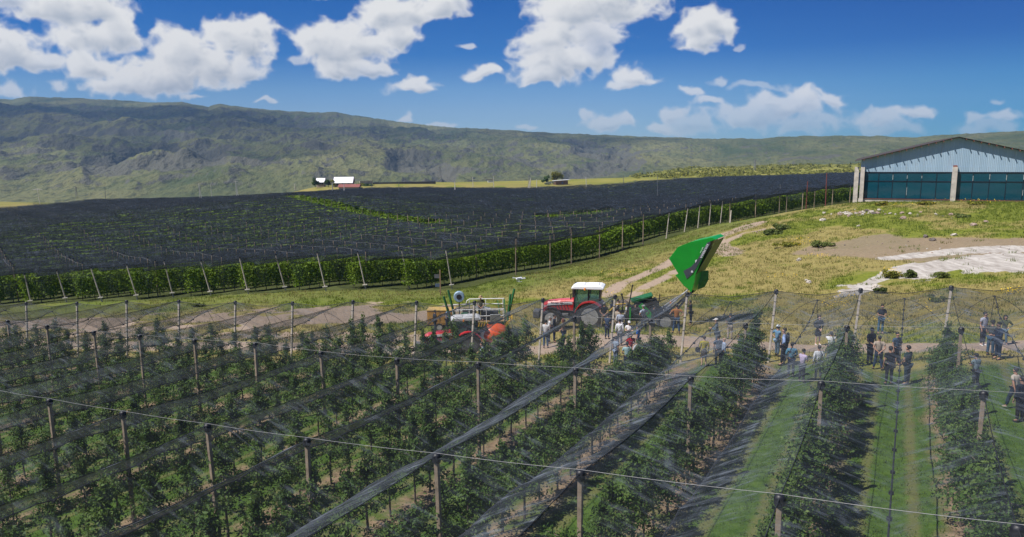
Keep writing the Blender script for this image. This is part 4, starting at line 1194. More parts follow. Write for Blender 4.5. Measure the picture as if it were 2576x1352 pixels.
def farmstead():
    gable_house('white_roofed_house', 'house with a bright white sheet roof beside the netted field', 866, 469, 268, 6.6, 4.8, 1.5, 3.3, .05, (.40, .30, .22), (.86, .86, .90), (.10, .04, .16))
    gable_house('small_house', 'small house with white roof half hidden by bushes', 808, 466, 272, 2.7, 2.9, 1.3, 2.5, .05, (.38, .30, .24), (.86, .86, .90), (.14, .05, .22))
    gable_house('red_roofed_shed', 'low shed with a dull red roof below the white roofed house', 880, 475, 258, 7.0, 4, .7, 1.5, .03, (.36, .33, .30), (.26, .10, .08), None, False)
    for i, (px, py, w, h, m, l) in enumerate([(793, 469, 3.2, 3.4, M_TREEG, 'dark bushy tree left of the small white roofed house'), (826, 468, 3.0, 2.6, M_TREEG, 'round dark tree between the two white roofed houses'), (838, 468, 3.2, 2.2, M_TREEY, 'yellow green bush beside the round dark tree'), (904, 470, 3.4, 1.9, M_TREEY, 'yellow green bush right of the white roofed house'), (926, 470, 4.2, 1.7, M_TREEG, 'low wide bush near the grey field wall')]):
        far_tree('tree' if 'tree' in l else 'bush', l, px, py, 264, w, h, m, 300 + i, 500, 'tree' in l)
    # long field wall
    for a, b_, h, c, l in (((905, 463), (937, 466), 1.3, (.42, .38, .34), 'pale end of the field wall behind the houses'), ((938, 466), (1096, 463), 1.2, (.060, .058, .066), 'long dark field wall behind the nets')):
        A = at(*a, 352); B = at(*b_, 360); h *= 1.28; A[2] -= .3; B[2] -= .3; d = B - A; ln = float(np.hypot(d[0], d[1]))
        o = MB().box((ln / 2, 0, h / 2 - .6), (ln, .3, h + 1.2)).build('field_wall', plain('wall', c, .9, 0, .3, .4), None, tuple(A)); o.rotation_euler = (0, 0, atan2(d[1], d[0])); tag(o, l, 'wall')
    # hut with trees by the far edge
    p = at(1410, 463, 366); t = thing('brick_hut', 'small brown brick hut with slanted grey roof under the yellow tree', 'hut', tuple(p), .25); t.scale = (1.28,) * 3
    MB().box((0, 0, .2), (5.2, 3, 2.2)).build('wall', plain('brown brick', (.20, .12, .085), .9, 0, .35, 3), t)
    MB().box((.3, 0, 1.42), (6.4, 3.8, .14), rotm(0, -.05, 0)).build('roof', plain('grey roof', (.50, .50, .52), .5), t)
    MB().box((.3, -1.52, .4), (.7, .06, .7)).build('window', plain('blue shutter', (.08, .12, .3), .6), t)
    far_tree('tree', 'big round yellow green tree behind the brick hut', 1400, 460, 292, 6.2, 5.2, M_TREEY, 330, 1300)
    far_tree('tree', 'dark green round tree left of the yellow tree', 1374, 461, 290, 3.2, 2.9, M_TREEG, 331, 600)
    far_tree('bush', 'silvery bush at the foot of the dark round tree', 1381, 464, 284, 4.4, 1.5, M_TREES, 332, 500, False)
    p = at(1234, 462, 400); t = thing('white_hut', 'tiny white hut in the yellow strip beyond the nets', 'hut', tuple(p), .1)
    MB().box((0, 0, .8), (3.0, 2.4, 2.6)).build('wall', plain('white wall', (.6, .58, .55), .9), t); MB().box((0, 0, 2.2), (3.5, 2.9, .2)).build('roof', plain('dark roof', (.1, .08, .08), .8), t)
    # poles: (head px, foot px, distance, kind, label)
    poles = [((94, 476), (101, 503), 235, 'T', 'leaning concrete power pole at the far left field edge'), ((190, 470), (193, 492), 380, 'L', 'grey lattice pylon beyond the left field edge'), ((264, 475), (265, 496), 300, 'I', 'dark thin pole left of the pylon pair'),
             ((500, 462), (503, 489), 235, 'A', 'double-legged concrete power pole, left of the pair over the nets'), ((593, 456), (594, 487), 240, 'A', 'double-legged power pole with tall mast, right of the pair over the nets'), ((530, 465), (532, 487), 262, 'I', 'thin pole between the two double-legged poles'),
             ((741, 463), (742, 470), 330, 'A', 'tiny double-legged pole left of the farmhouses'), ((836, 460), (835, 477), 240, 'A', 'double-legged pole in front of the round dark tree'), ((865, 460), (867, 480), 236, 'A', 'tall double-legged pole in front of the red roofed shed'),
             ((935, 461), (936, 475), 250, 'I', 'slim pole at the left end of the dark field wall'), ((1003, 458), (1004, 482), 235, 'I', 'white pole before the dark field wall'), ((1107, 420), (1107, 462), 520, 'L', 'distant lattice pylon in the gorge mouth'), ((1144, 458), (1146, 475), 255, 'A', 'double-legged pole right of the dark field wall'),
             ((1189, 445), (1190, 462), 300, 'I', 'thin pole left of the white hut'), ((1241, 444), (1242, 465), 290, 'I', 'bright thin pole right of the white hut'), ((1332, 440), (1331, 464), 300, 'L', 'pylon left of the dark round tree'), ((1335, 448), (1333, 464), 285, 'A', 'double-legged pole under the pylon by the dark round tree'),
             ((1350, 452), (1350, 463), 290, 'I', 'short pole beside the double-legged pole by the trees'), ((1474, 446), (1475, 461), 300, 'I', 'thin pole right of the brick hut'), ((1568, 441), (1569, 456), 330, 'I', 'thin pole in front of the dark gorge cliffs'), ((1654, 442), (1655, 460), 230, 'I', 'white stake standing out of the smooth dark nets'), ((1898, 401), (1899, 424), 620, 'L', 'distant pylon above the green strip on the right'), ((1963, 464), (1964, 475), 215, 'I', 'white stake in the dark nets near the rim posts')]
    Mc = plain('pole concrete', (.52, .48, .45), .85); Mg = plain('pole steel', (.16, .16, .17), .6, .3)
    for (hx, hy), (fx, fy), Y, kd, lab in poles:
        F = at(fx, fy, Y); T = at(hx, hy, Y); d = T - F; H = float(d[2]); d = d * 1.0
        t = thing('lattice_pylon' if kd == 'L' else 'power_pole', lab, 'pylon' if kd == 'L' else 'pole', tuple(F))
        e = np.array((0, 0, -5.0 if Y < 265 else -1.5)); w = .10 * Y / 260
        if kd == 'L':
            mb = MB(); b0 = H * .11
            for sx in (-1, 1):
                for sy in (-1, 1): mb.tube([(sx * b0, sy * b0, -1.5), (sx * b0 * .25, sy * b0 * .25, H)], .06 * Y / 300, 4)
            for k in range(6):
                z0, z1 = H * k / 6, H * (k + 1) / 6; r0, r1 = b0 * (1 - .75 * k / 6), b0 * (1 - .75 * (k + 1) / 6)
                mb.tube([(-r0, -r0, z0), (r1, -r1, z1)], .04 * Y / 300, 4).tube([(r0, -r0, z0), (-r1, -r1, z1)], .04 * Y / 300, 4)
            mb.build('mast', Mg, t)
            mb = MB()
            for z, l in ((H * .78, H * .16), (H * .9, H * .12)): mb.tube([(-l, 0, z), (l, 0, z)], .05 * Y / 300, 4)
            mb.build('cross_arm', Mg, t)
        elif kd == 'A':
            MB().tube([e, d], [w * 1.3, w], 5).build('mast', Mc, t)
            s = -1 if hx < 840 else 1
            MB().tube([(s * -H * .27, .2, e[2]), d * .82], [w * 1.2, w * .9], 5).build('strut', Mc, t)
            MB().tube([d * .95 + (-.7, 0, 0), d * .95 + (.7, 0, 0)], w * .6, 4).build('cross_arm', Mg, t)
        else:
            MB().tube([e, d], [w * 1.1, w * .8], 5).build('mast', Mc if 'dark' not in lab else Mg, t)
            if kd == 'T': MB().tube([d * .92 + (-1.6, 0, .1), d * .92 + (1.6, 0, .1)], w * .7, 4).tube([d + (-.9, 0, 0), d + (.9, 0, 0)], w * .6, 4).build('cross_arm', Mg, t)
    # red poles and a short anchor stub by the right rim
    Mr = plain('rusty red pole', (.13, .035, .030), .8)
    for (hx, hy), (fx, fy), Y, r, m, nm, lab in (((2032, 456), (2026, 526), 136, .10, Mr, 'iron_pole', 'rusty red iron pole with a tan foot at the rim of the nets'), ((2080, 436), (2075, 516), 133, .10, Mr, 'iron_pole', 'taller dark red iron pole left of the hangar'), ((1839.5, 529.6), (1835, 563), 118, .10, M_POSTE, 'stub_post', 'short thick leaning stub post by the rutted path')):
        T = at(hx, hy, Y); F = np.array([at(fx, fy, Y)[0], Y - .3, 0]); F[2] = gz(F[0], F[1])
        tag(MB().cyl((0, 0, -.3), T - F, r, r * .9, 8).build(nm, m, None, tuple(F)), lab, 'pole')
    # yellow-green scrub beyond the nets on the right, and field greenery
    rs = np.random.default_rng(5); Vs = []; Fs = []; n0 = 0
    for k in range(620):
        px = rs.uniform(1560, 2330); py = rs.uniform(0, 1); yb = np.interp(px, [1560, 1800, 2160, 2400], [448, 441, 432, 425]); yt = np.interp(px, [1560, 1800, 2160, 2400], [441, 424, 404, 395])
        Y = 480 + 330 * py + rs.uniform(-20, 20); p = at(px, yb + (yt - yb) * py, Y); g = gz(p[0], p[1]); z = g
        m = 22; w = rs.uniform(1.2, 4.2); C = rs.normal(0, .5, (m, 3)) * (w, w, w * .42) + (p[0], p[1], z + .3); V, F = leaves(C, rs.normal(0, .5, (m, 3)) + (0, -.5, 1), rs.uniform(.5, 1.1, m) * w * .45, rs, .6, .5); Vs.append(V); Fs.append(F + n0); n0 += len(V)
    me = np_mesh('scrub', np.concatenate(Vs), np.concatenate(Fs), 4); me.materials.append(M_TREEY)
    tag(link('scrub', me), 'yellow green scrub covering the strip beyond the dark nets on the right', 'scrub', None, 'stuff')


farmstead()
# ------------------------------------------------------------------ machines
M_RED = plain('tractor red', (.46, .012, .016), .32, 0, .15, 2.0, 0, .5, coat=.4)
M_GREY = plain('machine grey', (.10, .10, .105), .6, .2)
M_DK = plain('dark iron', (.022, .022, .024), .65, .2)
M_TYRE = plain('tyre rubber', (.040, .035, .030), .95, 0, .5, 3)
M_WHITE = plain('white paint', (.74, .75, .78), .4, 0, .12, 2)
M_SILV = plain('silver rim', (.46, .46, .48), .4, .3)
M_GREEN = plain('machine green', (.008, .32, .026), .35, 0, .15, 1.4, 0, .5, coat=.3)
M_DGREEN = plain('dark green paint', (.012, .10, .028), .5)
M_YEL = plain('hazard yellow', (.58, .36, .02), .5)
M_ORNG = plain('tank orange', (.70, .10, .018), .35, 0, .1, 2, 0, .5)
M_LAMP = plain('amber lamp', (.80, .25, .02), .3)
M_SEAT = plain('black seat', (.03, .03, .032), .8)


def cabglass():
    m, nt, N, L = new_mat('cab glass'); b = NB(nt)
    g = b.bsdf((.10, .22, .18), .06, 0, .5); t = N.new('ShaderNodeBsdfTransparent'); t.inputs[0].default_value = (.55, .75, .68, 1)
    mx = N.new('ShaderNodeMixShader'); mx.inputs[0].default_value = .42; L.new(t.outputs[0], mx.inputs[1]); L.new(g, mx.inputs[2]); b.out(mx.outputs[0]); return m


M_CABG = cabglass()


def wheel(parent, c, r, w, rim, lugs=20):
    """tyre with lugs, dished rim; axis across the machine"""
    h = w / 2; ri = r * .62
    mb = MB().lathe([(ri, -h * .8), (r * .78, -h), (r * .94, -h * .92), (r * .965, 0), (r * .94, h * .92), (r * .78, h), (ri, h * .8)], (0, 0, 0), 1, 36, True)
    for k in range(lugs):
        a = 2 * pi * k / lugs
        for s in (-1, 1):
            b_ = a + (pi / lugs if s > 0 else 0)
            mb.box((r * .965 * cos(b_), s * h * .47, r * .965 * sin(b_)), (r * .07, h * .95, r * .09), rotm(0, -b_, 0) @ rotm(0, 0, s * .5) if False else rotm(s * .0, -b_, 0))
    wh = bpy.data.objects.new('wheel', mb.mesh('tyre', True)); COL.objects.link(wh); wh.data.materials.append(M_TYRE); wh.parent = parent; wh.location = c
    s = -1 if c[1] < 0 else 1
    m2 = MB().lathe([(ri * 1.02, -h * .8), (ri * .97, -h * .5), (ri * .80, h * .1 * s), (ri * .42, h * .2 * s), (ri * .36, h * .55 * s), (.02, h * .55 * s)], (0, 0, 0), 1, 28)
    m2.lathe([(ri * 1.02, h * .8), (ri * .95, h * .75), (ri * .93, -h * .7)], (0, 0, 0), 1, 28)
    for k in range(8):
        a = 2 * pi * k / 8; m2.cyl((ri * .6 * cos(a), s * h * .15, ri * .6 * sin(a)), (ri * .6 * cos(a), s * h * .3, ri * .6 * sin(a)), ri * .05, None, 6)
    m2.build('rim', rim, wh, None, True)
    MB().lathe([(ri * .16, s * h * .5), (ri * .16, s * h * .75), (.01, s * h * .78)], (0, 0, 0), 1, 10).build('hub', M_DK, wh)
    return wh


def text_mesh(txt, size, depth=.01, bold=.0):
    cu = bpy.data.curves.new('t', 'FONT'); cu.body = txt; cu.size = size; cu.extrude = depth; cu.offset = bold; cu.align_x = 'CENTER'; cu.align_y = 'CENTER'
    o = bpy.data.objects.new('t', cu); COL.objects.link(o); dg = bpy.context.evaluated_depsgraph_get(); me = bpy.data.meshes.new_from_object(o.evaluated_get(dg))
    bpy.data.objects.remove(o); bpy.data.curves.remove(cu); me.materials.clear(); return me


def place(px, py, Y=None):
    if Y is None: return hit(px, py)
    p = at(px, py, Y); p[2] = gz(p[0], p[1]); return p


def tractor(label, loc, rz, sc, roof_m, words=True, narrow=1.0, rim=None):
    rim = rim or M_SILV
    """x forward, y left"""
    r = thing('tractor', label, 'tractor', loc, rz); r.scale = (sc, sc * narrow, sc)
    RR, FR_ = .90, .66
    for s in (-1, 1):
        wheel(r, (0, s * .82, RR), RR, .50, rim, 22); wheel(r, (2.55, s * .80, FR_), FR_, .40, rim, 20)
    # chassis, engine, axles
    mb = MB().box((1.0, 0, .82), (2.6, .55, .5)).box((2.75, 0, .95), (.9, .5, .45)).cyl((0, -.9, RR), (0, .9, RR), .17).cyl((2.55, -.8, FR_), (2.55, .8, FR_), .10).box((.9, .62, .72), (.85, .42, .5)).box((.9, -.62, .72), (.85, .42, .5)).box((2.1, 0, 1.12), (1.6, .62, .4)).box((-.55, 0, .75), (.5, .5, .5))
    mb.tube([(-.7, -.4, .6), (-1.35, -.42, .5)], .05, 5).tube([(-.7, .4, .6), (-1.35, .42, .5)], .05, 5)
    mb.build('chassis', M_DK, r, bevel=.02)
    MB().box((.9, .86, .78), (.5, .06, .3)).cyl((1.45, .5, .85), (1.85, .5, .85), .14, None, 10).build('battery_box', M_GREY, r)
    # bonnet with sloping nose
    sec = lambda x, zt, zb, w: [(x, -w, zb), (x, -w, zt - .14), (x, -w * .72, zt), (x, w * .72, zt), (x, w, zt - .14), (x, w, zb)]
    S = [sec(1.12, 1.88, 1.12, .44), sec(2.0, 1.82, 1.15, .42), (sec(2.85, 1.70, 1.02, .40)), sec(3.18, 1.52, .95, .36), sec(3.28, 1.30, .95, .30)]
    v = [p for s_ in S for p in s_]; f = [(i * 6 + k, i * 6 + (k + 1) % 6, (i + 1) * 6 + (k + 1) % 6, (i + 1) * 6 + k) for i in range(4) for k in range(6)] + [tuple(range(6)), tuple(range(24, 30))]
    MB().add(v, f).build('bonnet', M_RED, r, bevel=.02)
    MB().box((3.235, 0, 1.13), (.10, .50, .36)).build('grille', M_DK, r)
    for s in (-1, 1): MB().box((3.20, s * .24, 1.40), (.12, .17, .10), rotm(0, -.5, 0)).build('headlight', M_WHITE, r)
    mb = MB()
    for s in (-1, 1):
        for k in range(5): mb.box((1.5 + k * .2, s * .437, 1.36), (.05, .02, .3), rotm(0, .35, 0))
    mb.build('side_vent', M_DK, r)
    st = MB()
    for s in (-1, 1): st.prism([(1.2, 1.56), (2.55, 1.49), (2.95, 1.42), (2.75, 1.62), (1.2, 1.74)], 1, s * .435 - .012, s * .435 + .012)
    for s in (-1, 1):
        for k in range(3): st.box((2.99 + .07 * k, s * .40, 1.40 - .02 * k), (.03, .03, .16), rotm(0, .5, 0))
    st = st.build('side_stripe', M_WHITE, r)
    if words:
        tm = text_mesh('MASSEY FERGUSON', .155, .004, .002); tm.materials.append(M_CAP)
        for s in (-1, 1):
            o = link('lettering', tm, None, st); o.rotation_euler = (pi / 2, 0 , 0) if s < 0 else (pi / 2, 0, pi); o.location = (1.93, s * .452, 1.605); o.rotation_euler.y = .04 * s
    # front ballast
    MB().box((3.62, 0, .78), (.45, .85, .52)).box((3.35, 0, .8), (.3, .4, .25)).build('front_weight', M_GREY, r, bevel=.06)
    # mudguards
    for s in (-1, 1):
        mb = MB(); n = 11; ro = RR + .10; v = []; f = []
        for k in range(n):
            a = pi * (.06 + .86 * k / (n - 1)); x, z = ro * cos(a) + .02, RR + ro * sin(a)
            v += [(x, s * .52, z), (x, s * 1.08, z), (x * .96, s * 1.08, RR + (z - RR) * .93), (x * .96, s * .52, RR + (z - RR) * .93)]
        for k in range(n - 1):
            for q in range(4): f.append((k * 4 + q, k * 4 + (q + 1) % 4, k * 4 + 4 + (q + 1) % 4, k * 4 + 4 + q))
        f += [(0, 1, 2, 3), tuple(range((n - 1) * 4, n * 4))]
        mb.add(v, f).prism([(.85, 1.1), (.62, 1.62), (-.45, 1.75), (-.75, 1.3)], 1, s * .50 - .02, s * .50 + .02).build('mudguard', M_RED, r)
        v = []; f = []
        for k in range(8):
            a = pi * (.15 + .7 * k / 7); x, z = 2.55 + (FR_ + .08) * cos(a), FR_ + (FR_ + .08) * sin(a); v += [(x, s * .62, z), (x, s * 1.0, z)]
        for k in range(7): f.append((2 * k, 2 * k + 1, 2 * k + 3, 2 * k + 2))
        MB().add(v + [(p[0], p[1], p[2] - .03) for p in v], f + [tuple(i + 16 for i in q) for q in f]).build('front_mudguard', M_DK, r)
    # cab
    mb = MB()
    P = lambda x0, z0, x1, z1, y0, y1, t=.045: mb.tube([(x0, y0, z0), (x1, y1, z1)], t, 4)
    for s in (-1, 1):
        P(1.10, 1.15, .98, 2.62, s * .60, s * .56); P(.18, 1.55, .10, 2.62, s * .66, s * .60); P(-.55, 1.62, -.62, 2.62, s * .62, s * .58)
        P(1.10, 1.15, .18, 1.15, s * .60, s * .64); P(1.10, 1.15, .3, .95, s * .60, s * .6)
    mb.box((.55, 0, 1.08), (1.1, 1.2, .10)).box((-.55, 0, 1.62), (.08, 1.2, .08)).box((1.08, 0, 1.3), (.06, 1.15, .5))
    mb.build('cab_frame', M_DK, r)
    mb = MB()
    for s in (-1, 1):
        mb.add([(1.08, s * .605, 1.2), (.20, s * .655, 1.2), (.12, s * .605, 2.6), (.97, s * .565, 2.6)], [(0, 1, 2, 3)]); mb.add([(.16, s * .655, 1.62), (-.55, s * .62, 1.66), (-.61, s * .58, 2.6), (.10, s * .60, 2.6)], [(0, 1, 2, 3)])
    mb.add([(1.10, -.58, 1.5), (1.10, .58, 1.5), (.99, .54, 2.6), (.99, -.54, 2.6)], [(0, 1, 2, 3)]); mb.add([(-.57, -.58, 1.68), (-.57, .58, 1.68), (-.63, .54, 2.6), (-.63, -.54, 2.6)], [(0, 1, 2, 3)])
    mb.build('cab_window', M_CABG, r)
    rf = MB().prism([(-.85, 2.62), (1.22, 2.62), (1.26, 2.72), (1.05, 2.84), (-.65, 2.88), (-.88, 2.76)], 1, -.74, .74).build('cab_roof', roof_m, r, bevel=.05)
    MB().prism([(-.55, 2.875), (.25, 2.865), (.2, 2.91), (-.5, 2.92)], 1, -.5, .5).prism([(.38, 2.865), (.95, 2.855), (.9, 2.89), (.42, 2.90)], 1, -.5, .5).build('roof_panel', roof_m, rf, bevel=.015)
    for s in (-1, 1): MB().cyl((.35, s * .79, 2.60), (.35, s * .79, 2.74), .06, .05, 8).build('beacon', M_LAMP, r)
    MB().box((-.05, 0, 1.35), (.5, .5, .14)).box((-.28, 0, 1.72), (.12, .48, .65), rotm(0, -.12, 0)).build('seat', M_SEAT, r, bevel=.04)
    MB().lathe([(.19, -.015), (.205, 0), (.19, .015), (.175, 0)], (.62, 0, 1.75), 2, 18, True).tube([(.62, 0, 1.75), (.85, 0, 1.25)], .03, 6).build('steering_wheel', M_DK, r)
    MB().tube([(1.22, -.52, 1.3), (1.22, -.56, 2.55), (1.19, -.56, 2.72), (1.05, -.56, 2.86)], [.07, .085, .06, .055], 8).cyl((1.22, -.56, 1.75), (1.22, -.56, 2.4), .12, None, 10).build('exhaust', M_DK, r)
    for s in (-1, 1): MB().tube([(1.0, s * .58, 2.45), (1.22, s * 1.02, 2.35)], .02, 4).box((1.22, s * 1.05, 2.2), (.05, .2, .34)).build('mirror', M_DK, r)
    for s in (-1, 1): MB().box((.75, s * .82, .42), (.4, .28, .04)).box((.75, s * .80, .70), (.4, .24, .04)).tube([(.55, s * .8, .42), (.55, s * .78, 1.05)], .02, 4).tube([(.95, s * .8, .42), (.95, s * .78, 1.05)], .02, 4).build('step', M_DK, r)
    return r


def stone_picker():
    SC = 1.07; p = place(1640, 829, 48.0); r = thing('stone_picker', 'green stone picker trailer with raised tipping bucket behind the red tractor', 'trailer', tuple(p), R(-6)); r.scale = (SC, SC, SC)
    # x to the right in the frame (rear of the trailer), y away from the viewer
    for y in (-.95, .95):
        wheel(r, (.72, y, .56), .56, .42, M_SILV, 16)
    mb = MB().box((-.2, -.75, .80), (3.6, .14, .18)).box((-.2, .75, .80), (3.6, .14, .18)).box((.7, 0, .62), (.16, 1.9, .16)).box((-2.0, 0, .80), (.12, 1.5, .18)).tube([(-1.9, -.6, .8), (-3.3, 0, .65)], .07, 6).tube([(-1.9, .6, .8), (-3.3, 0, .65)], .07, 6).box((1.5, 0, .80), (.14, 1.6, .2))
    mb.build('chassis', M_DK, r)
    MB().prism([(-1.7, .55), (-.4, .5), (.5, 1.0), (.3, 1.75), (-.5, 1.55), (-1.5, 1.1)], 1, -.85, .85).build('pick_up_drum_housing', M_DK, r, bevel=.03)
    MB().prism([(-.95, 1.5), (-.3, .75), (-.05, .75), (-.05, 1.0), (-.7, 1.7)], 1, -.93, -.86).box((-1.45, -.9, 1.0), (.1, .08, .8)).build('side_plate', M_GREEN, r)
    MB().prism([(-1.25, 1.60), (-.05, 2.02), (.0, 1.2), (-.6, .95)], 1, -.25, .8).build('hopper', M_DK, r)
    MB().prism([(-1.35, 1.66), (-.02, 2.08), (.02, 2.02), (-1.2, 1.56)], 1, -.3, .85).build('hopper_lid', M_DGREEN, r)
    mb = MB().tube([(-1.9, -.2, 1.0), (-1.85, -.2, 1.7), (-1.95, -.2, 2.1)], .05, 6).tube([(-1.5, -.1, 1.3), (-1.35, -.1, 2.2), (-1.28, -.1, 2.65)], .04, 6).ball((-1.95, -.2, 2.1), .08, 8, 5).ball((-1.27, -.1, 2.68), .06, 8, 5)
    for k in range(4): mb.tube([(-2.4, -.3 + .15 * k, .9), (-1.9, -.3 + .15 * k, 1.5 + .1 * k), (-1.2, -.2, 1.3)], .025, 5)
    mb.build('hydraulic_hose', M_DK, r)
    MB().tube([(-2.7, -.2, 1.0), (-2.3, -.2, 1.45), (-1.7, -.2, 1.5)], .045, 6).build('guard_rail', M_YEL, r)
    mb = MB().tube([(.15, -.5, 1.0), (.25, -.5, 1.7), (.05, -.5, 2.0)], .04, 6).tube([(.35, .4, 1.0), (.5, .4, 2.0)], .04, 6).box((.95, 0, 1.0), (.5, 1.2, .5)).tube([(.1, -.4, 1.6), (.9, -.2, 1.9)], .03, 5)
    mb.build('lever', M_DK, r)
    # raised bucket: profile in the frame's plane, drawn back into depth
    Yb = 49.3; Q = [(1683, 651), (1705, 622), (1735, 610), (1790, 597.6), (1800.5, 603), (1784, 609), (1750, 690), (1746.5, 712), (1739, 737), (1730.5, 727), (1720.5, 720), (1698.5, 693), (1706, 689)]
    W = [(at(a, b_, Yb) - p) / SC for a, b_ in Q]; rot = Matrix.Rotation(-R(-6), 3, 'Z'); W = [np.array(rot @ Vector(w)) for w in W]
    ext = np.array(rot @ Vector((1.15, 1.95, .0)))
    n = len(W); cen = sum(W) / n
    def shell(ws, e, name, mat, par, inset=0):
        m = len(ws); return MB().add(list(ws) + [w + e for w in ws], [tuple(range(m - 1, -1, -1)), tuple(range(m, 2 * m))] + [(i, (i + 1) % m, m + (i + 1) % m, m + i) for i in range(m)]).build(name, mat, par, bevel=.012)
    bk = shell(W, ext, 'bucket', M_GREEN, r)
    # rear wall set proud, in a darker olive; ribs and seam
    nrm = np.cross(W[6] - W[4], ext); nrm /= np.linalg.norm(nrm); nrm *= np.sign(nrm[0])
    a0, a1 = W[4] * .97 + W[6] * .03, W[6]
    pl = [a0 + ext * .03, a1 + ext * .03, a1 + ext * .97, a0 + ext * .97]; MB().add([q + nrm * .012 for q in pl] + [q + nrm * .03 for q in pl], [(0, 1, 2, 3), (4, 7, 6, 5), (0, 4, 5, 1), (1, 5, 6, 2), (2, 6, 7, 3), (3, 7, 4, 0)]).build('back_wall', plain('dark olive green', (.055, .12, .02), .55), bk)
    fn = np.cross(W[1] - W[0], W[10] - W[0]); fn /= np.linalg.norm(fn); fn *= -np.sign(fn[1])
    if fn[1] > 0: fn = -fn
    def L2(px, py): return np.array(rot @ Vector((at(px, py, Yb) - p) / SC))
    def decal(poly, mat, name, par, o=.012):
        ws = [L2(*q) + fn * o for q in poly]; m = len(ws)
        return MB().add(ws + [w + fn * .008 for w in ws], [tuple(range(m - 1, -1, -1)), tuple(range(m, 2 * m))] + [(i, (i + 1) % m, m + (i + 1) % m, m + i) for i in range(m)]).build(name, mat, par)
    M_DEC = plain('slate decal', (.070, .078, .098), .5)
    dc = decal([(1779, 611), (1786, 608), (1787.5, 613), (1762, 655), (1751, 675), (1741, 690), (1727, 702), (1719, 682), (1739, 671), (1754, 654)], M_DEC, 'decal_band', bk)
    decal([(1737.5, 684.5), (1740, 680), (1742.5, 682), (1743.5, 686), (1739, 686.5)], M_WHITE, 'badge', bk, .030)
    decal([(1748.3, 655.5), (1752.5, 653), (1753, 655), (1749.5, 662)], M_WHITE, 'badge', bk, .030)
    tm = text_mesh('KIVI-PEKKA', .30, .004, .008); tm.materials.append(M_WHITE)
    A, B = L2(1780, 611), L2(1760, 655); dx = (B - A); ln = np.linalg.norm(dx); dx /= ln; dz = np.cross(dx, -fn); dz /= np.linalg.norm(dz)
    def put(tm, A, B, off, sc):
        o = link('lettering', tm, None, dc); dx = (B - A); dx = dx / np.linalg.norm(dx); yv = np.cross(fn, dx); M = Matrix((( *dx, ), (*yv,), (*fn,))).transposed()
        c = (A + B) / 2 + fn * .026 + yv * off; o.matrix_local = Matrix.Translation(Vector(c)) @ M.to_4x4() @ Matrix.Scale(sc, 4); return o
    wx = max(v.co.x for v in tm.vertices) - min(v.co.x for v in tm.vertices)
    put(tm, L2(1779.5, 614), L2(1762, 649), .02, np.linalg.norm(L2(1779.5, 614) - L2(1762, 649)) / wx)
    for k in range(9):                                    # a small line of print too fine to read
        q0, q1 = 1767.5 - .8 * k, 622 + 1.6 * k
        if k != 4: decal([(q0, q1), (q0 + 1.5, q1 + .6), (q0 + 1.0, q1 + 1.7), (q0 - .5, q1 + 1.1)], M_WHITE, 'fine_print', dc, .03)
    # chute under the bucket, lifting arms and rams
    MB().add([L2(1746, 690) + ext * .55, L2(1768, 688) + ext * .6, L2(1768, 712) + ext * .6, L2(1758, 731) + ext * .6, L2(1743, 736) + ext * .5], [(0, 1, 2, 3, 4)]).build('lower_plate', plain('dull green', (.02, .16, .03), .55), bk)  # plate in a duller green than the bucket
    bm_ = MB(); piv = L2(1739, 733) + ext * .15; piv2 = piv + ext * .6
    for q, y in ((piv, -.7), (piv2, .7)): bm_.tube([np.array((1.25, y, 1.0)), q], .085, 4)
    bm_.build('lift_arm', M_DK, r)
    bm_ = MB()
    for q, y in ((L2(1732, 727) + ext * .1, -.55), (L2(1732, 727) + ext * .65, .55)): bm_.tube([np.array((.5, y, 1.0)), (np.array((.5, y, 1.0)) + q) / 2], .06, 8).tube([(np.array((.5, y, 1.0)) + q) / 2, q], .035, 8)
    bm_.build('ram', M_SILV, r)
    MB().box((1.02, -.9, 1.75), (.10, .06, .10)).build('reflector', M_LAMP, r)


